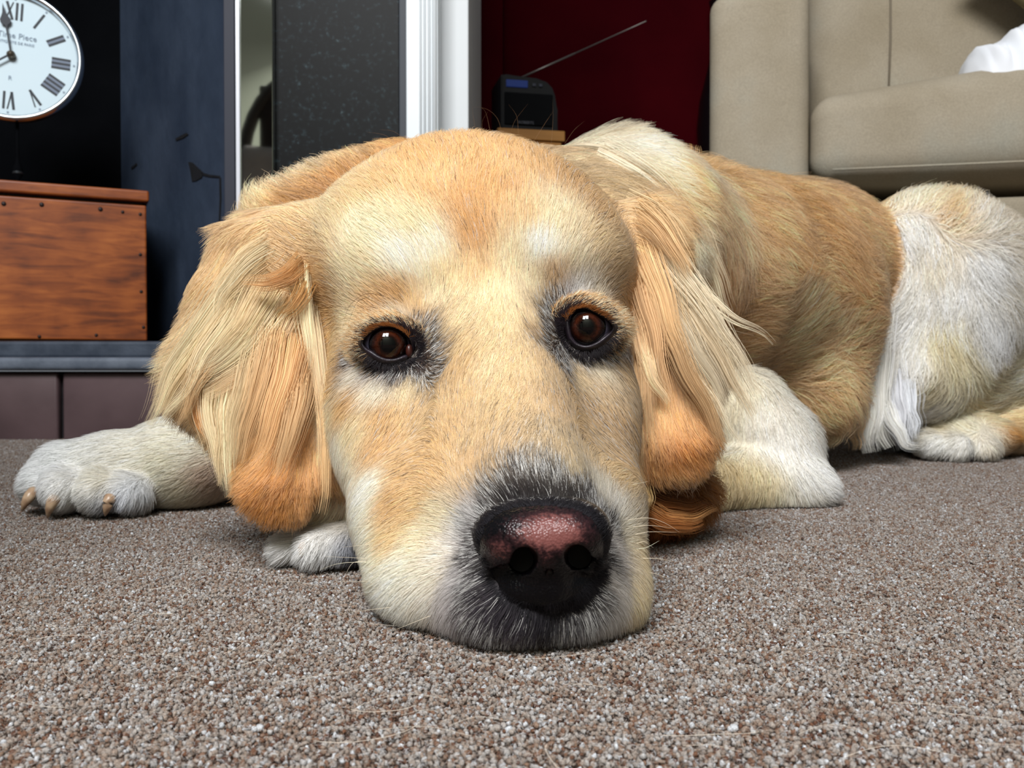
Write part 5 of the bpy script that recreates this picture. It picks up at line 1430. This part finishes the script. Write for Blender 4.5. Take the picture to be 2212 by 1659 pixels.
lock_set('leg_fringe', [
 ([(1888,640),(1888,700),(1895,760),(1905,830)], .90,.885, 34, 10, 300, WH, 4), ([(1880,680),(1880,780),(1885,870),(1872,950),(1880,978)], .885,.87, 44, 10, 420, WH, 5), ([(1900,760),(1895,850),(1900,930),(1915,970)], .885,.88, 36, 8, 300, WH, 5), ([(1920,800),(1935,880),(1945,940),(1955,968)], .89,.885, 34, 8, 260, (232,232,236), 5),
 ([(1950,820),(1960,890),(1975,950)], .90,.89, 30, 8, 200, (226,228,232), 4), ([(1820,900),(1800,940),(1790,968)], .82,.82, 34, 8, 160, (228,200,160), 3),
 ([(1850,880),(1845,930),(1850,972)], .86,.86, 30, 8, 160, (214,176,130), 3), ([(1905,860),(1930,920),(1960,962),(1985,972)], .875,.87, 22, 4, 120, WH, 4)], 33, -.035)
lock_set('neck_locks', [
 ([(1290,318),(1350,332),(1420,362),(1490,410)], .60,.64, 24, 16, 220, (244,230,202), 3), ([(1240,322),(1300,326),(1370,350),(1440,382)], .60,.63, 20, 14, 160, (240,222,190), 3), ([(1280,350),(1350,380),(1420,430),(1480,500),(1510,560)], .585,.60, 50, 16, 360, (236,220,192), 3), ([(1320,340),(1400,380),(1460,430),(1510,490)], .60,.62, 34, 10, 240, TN, 3),
 ([(1440,450),(1500,520),(1530,600),(1560,680)], .60,.62, 40, 14, 260, (232,210,176), 3), ([(1480,400),(1540,470),(1570,540)], .64,.66, 40, 14, 220, OR_, 3), ([(1470,370),(1485,340),(1492,310)], .68,.68, 34, 10, 140, (214,164,104), 3)], 34)

# ---- hair on the rims of the eyes, lashes, brow bristles and whiskers
def rim_hair(seed):
    rg = np.random.default_rng(seed); P_, C_, N_, R_ = [], [], [], []
    K = 6; s = np.linspace(0, 1, K)[None]
    for (up, lo_, c, ey, mir) in ((upL, loL, cL, EYE_L, 1), (upR, loR, cR_, EYE_R, -1)):
        loop = smooth_loop(list(up) + list(lo_)[::-1], 360)
        N = 5200
        i = rg.integers(0, 360, N); b0 = loop[i]; v = b0 - c; v /= np.linalg.norm(v, axis=1, keepdims=True)
        up_ = np.clip(-v[:, 1], 0, 1); dn = np.clip(v[:, 1], 0, 1); inn = np.clip(v[:, 0] * mir, 0, 1)
        r0 = np.where(rg.uniform(size=N) < up_ * 1.4, rg.uniform(0.5, 34, N), rg.uniform(11, 40, N))
        root = b0 + v * r0[:, None]
        # hairs above sweep outwards along the lid, below they fan out
        sweep = np.stack([-np.ones(N) * mir, -.12 * np.ones(N)], -1)
        d = v * (.5 + .5 * dn)[:, None] + sweep * (up_ * 1.3)[:, None] + rg.normal(0, .16, (N, 2)); d /= np.linalg.norm(d, axis=1, keepdims=True)
        L_ = (14 + 9 * rg.uniform(size=N)) * (1 - .35 * (r0 < 10))
        bend = rg.normal(0, .12, N)[:, None]
        X = root[:, :1] + d[:, :1] * L_[:, None] * s - d[:, 1:] * L_[:, None] * s * s * bend; Y_ = root[:, 1:] + d[:, 1:] * L_[:, None] * s + d[:, :1] * L_[:, None] * s * s * bend
        # distance: on the lid, sloping back from the eye
        bulge = GR * .80 + .0020
        base = ey[1] - bulge + (r0 / 34.0) ** 1.5 * .0035
        for j_ in np.where(r0 > 14)[0]:
            h_ = hit(root[j_, 0], root[j_, 1])[0]
            if h_ is not None and h_.y < base[j_] + .03:
                f_ = min(1, (r0[j_] - 14) / 10); base[j_] = base[j_] * (1 - f_) + h_.y * f_
        D = base[:, None] - .0007 - .0012 * s
        P_.append(P_arr(X, Y_, D))
        u = rg.uniform(size=N)
        near = r0 < 7
        col = np.zeros((N, 3))
        brown = np.array(srgb(128, 76, 38)[:3]); blk = np.array(srgb(30, 24, 28)[:3]); crm = np.array(srgb(236, 214, 178)[:3]); org = np.array(srgb(218, 166, 110)[:3])
        kdark = np.clip(dn * 1.15 + inn * .9 - (r0 - 20) / 30, 0, 1)
        col[:] = np.where((u < kdark)[:, None], blk, np.where((rg.uniform(size=N) < .55)[:, None], crm, org))
        top_near = near & (up_ > .25)
        col[top_near] = brown
        lash = (~near) & (up_ > .35) & (r0 < 17) & (u < .6); col[lash] = blk * 1.3
        C_.append(col * np.exp(rg.normal(0, .2, (N, 1))))
        n3 = np.stack([v[:, 0] * .5, -np.ones(N), -v[:, 1] * .5], -1); n3 /= np.linalg.norm(n3, axis=1, keepdims=True); N_.append(n3)
        R_.append(R(.42, .38) * np.clip(1.1 - s ** 2, .15, 1) * rg.uniform(.7, 1.3, (N, 1)))
    return hair_object('eye_rim_fur', np.concatenate(P_), np.concatenate(R_), np.concatenate(C_), np.concatenate(N_))
rim_hair(41)
def strands(name, rows, rad_px, col, seed, K=14):
    rg = np.random.default_rng(seed); P_, R_ = [], []
    for path, Y0, Y1 in rows:
        path = np.array(path, float); t = np.linspace(0, 1, K); q = np.linspace(0, 1, len(path))
        # quadratic / polyline smoothing
        xs = np.interp(t, q, path[:, 0]); ys = np.interp(t, q, path[:, 1])
        for _ in range(4):
            xs[1:-1] = (xs[:-2] + 2 * xs[1:-1] + xs[2:]) / 4; ys[1:-1] = (ys[:-2] + 2 * ys[1:-1] + ys[2:]) / 4
        D = Y0 + (Y1 - Y0) * t
        p = P_arr(xs, ys, D); p[:, 2] = np.maximum(p[:, 2], .001)
        P_.append(p); R_.append(R(rad_px, Y0) * np.clip(1.15 - t ** 1.3, .15, 1))
    n = len(P_); c_ = np.array(srgb(*col)[:3])[None] * np.exp(rg.normal(0, .15, (n, 1)))
    return hair_object(name, np.array(P_), np.array(R_), c_, np.tile([[0, -.8, .6]], (n, 1)))
strands('whiskers', [
 ([(870,1128),(810,1132),(752,1142)], .335,.33), ([(880,1172),(800,1176),(740,1182)], .33,.33), ([(860,1215),(790,1206),(700,1202)], .325,.335), ([(860,1215),(780,1214),(728,1216),(690,1232)], .325,.34), ([(790,1212),(760,1214),(742,1250)], .325,.33),
 ([(880,1262),(790,1255),(700,1258)], .322,.33), ([(845,1312),(790,1318),(710,1330)], .31,.33), ([(860,1090),(820,1066),(770,1060)], .34,.34), ([(930,1330),(880,1350),(840,1366)], .305,.31),
 ([(1352,1124),(1400,1116),(1440,1130),(1468,1150)], .325,.33), ([(1356,1140),(1400,1134),(1450,1140)], .325,.33), ([(1358,1158),(1400,1148),(1462,1150)], .325,.33), ([(1366,1178),(1390,1168),(1412,1184)], .323,.33), ([(1372,1186),(1396,1184),(1424,1168)], .323,.33),
 ([(1330,1250),(1372,1270),(1392,1300)], .31,.31), ([(1340,1268),(1400,1288),(1440,1320)], .31,.32), ([(1290,1100),(1350,1050),(1400,1040)], .33,.34), ([(1380,1206),(1420,1206),(1460,1214)], .322,.33), ([(1378,1232),(1420,1240),(1450,1252)], .32,.33)], .46, (236, 220, 192), 51)
strands('brow_bristles', [([(800,640),(770,650),(752,700)], .385,.372), ([(830,640),(790,630),(750,660),(740,710)], .385,.37), ([(860,790),(868,805),(880,818)], .366,.362), ([(1296,655),(1330,650),(1352,670)], .39,.385), ([(920,770),(935,780),(950,795)], .372,.366)], .45, (60, 44, 34), 52)
strands('stray_hairs', [([(1030,300),(1022,250),(1018,215)], .56,.55), ([(1045,300),(1040,262),(1055,240)], .56,.55), ([(1062,300),(1050,240),(1034,228)], .56,.55), ([(1085,300),(1078,255),(1050,232),(1020,232)], .56,.55), ([(1100,300),(1110,262),(1140,225)], .56,.55), ([(1190,320),(1195,260),(1194,215)], .56,.55), ([(1150,310),(1180,262),(1195,240)], .56,.55), ([(1120,300),(1118,250),(1098,225)], .56,.55),
 ([(860,310),(830,290),(790,285)], .57,.56), ([(880,305),(850,282),(820,280)], .57,.56), ([(1220,310),(1240,280),(1262,262)], .58,.57)], .17, (120, 86, 60), 53)
# short black hair round the leather of the nose
def nose_rim(seed):
    rg = np.random.default_rng(seed); P_, C_, N_, R_ = [], [], [], []
    K = 6; s = np.linspace(0, 1, K)
    for i in range(7000):
        a = rg.uniform(0, 6.283)
        ex = 2.6; ca, sa = math.cos(a), math.sin(a)
        rr = (abs(ca / 142) ** ex + abs(sa / (108 if sa < 0 else 136)) ** ex) ** (-1 / ex)
        if sa > .2: rr -= 20 * abs(ca) * sa
        f_ = rg.uniform(.93 if sa < .1 else .82, 1.07)
        x, y = 1170 + ca * rr * f_, 1194 + sa * rr * f_
        d = (Vector(P(x, y, 1.0)) - cam0).normalized()
        h1 = nose_bvh.ray_cast(cam0, d); h2 = bvh.ray_cast(cam0, d)
        hs = [h for h in (h1, h2) if h[0] is not None]
        if not hs: continue
        h = min(hs, key=lambda q: q[3]); 
        if h[0].y > .32: continue
        n = np.array(h[1])
        if n[1] > 0: n = -n
        an = math.atan2(sa * 1.0, ca) + rg.normal(0, .22)
        t = np.array([math.cos(an), .25, -math.sin(an)]); t -= t.dot(n) * n; t /= np.linalg.norm(t) + 1e-6
        L_ = R(rg.uniform(12, 26), .29) * (1 if sa < .3 else 1.25); lift = rg.uniform(.1, .35)
        bd = np.cross(n, t) * rg.normal(0, .12)
        P_.append(np.array(h[0])[None] + t[None] * (L_ * s)[:, None] + n[None] * (L_ * lift * (s - .5 * s * s))[:, None] + bd[None] * (L_ * s * s)[:, None])
        w_ = f_ > 1.02 and rg.uniform() < .14
        C_.append(np.array([.55, .53, .50]) if w_ else np.array([.012, .011, .013]) * rg.uniform(.6, 2)); N_.append(n)
        R_.append(R(.42, .29) * np.clip(1.1 - s ** 2, .12, 1))
    return hair_object('nose_rim_fur', np.array(P_), np.array(R_), np.array(C_), np.array(N_))
nose_rim(71)
# shed hairs lying on the carpet
def shed():
    rg = np.random.default_rng(61); P_, R_ = [], []
    K = 10; t = np.linspace(-.5, .5, K)
    spots = [(1000 * 0 + 420, 1465, 0), (230, 1600, 0), (900, 1440, .2)]
    for i in range(70):
        px, py = rg.uniform(0, 2212), rg.uniform(1180, 1640)
        c = G(px, py, .0016); a = rg.uniform(-.5, .5) + (0 if rg.uniform() < .8 else 1.4); L_ = rg.uniform(.008, .028); k = rg.uniform(-.35, .35)
        x = t * L_; y = k * L_ * (t * t * 4 - .5)
        P_.append(np.stack([c[0] + x * math.cos(a) - y * math.sin(a), c[1] + x * math.sin(a) + y * math.cos(a), np.full(K, .0019) + .0006 * np.cos(t * 5)], -1)); R_.append(np.full(K, .00005))
    n = len(P_); c_ = np.array(srgb(226, 214, 196)[:3])[None] * np.exp(rg.normal(0, .2, (n, 1)))
    o = hair_object('shed_hairs', np.array(P_), np.array(R_), c_, np.tile([[0, -.3, .95]], (n, 1)))
    o.parent = None; o.matrix_parent_inverse = Matrix.Identity(4)
    tag(o, 'fine pale shed dog hairs scattered on the carpet in front of the dog', 'hair')
shed()
print('all', round(time.time() - T0, 1))
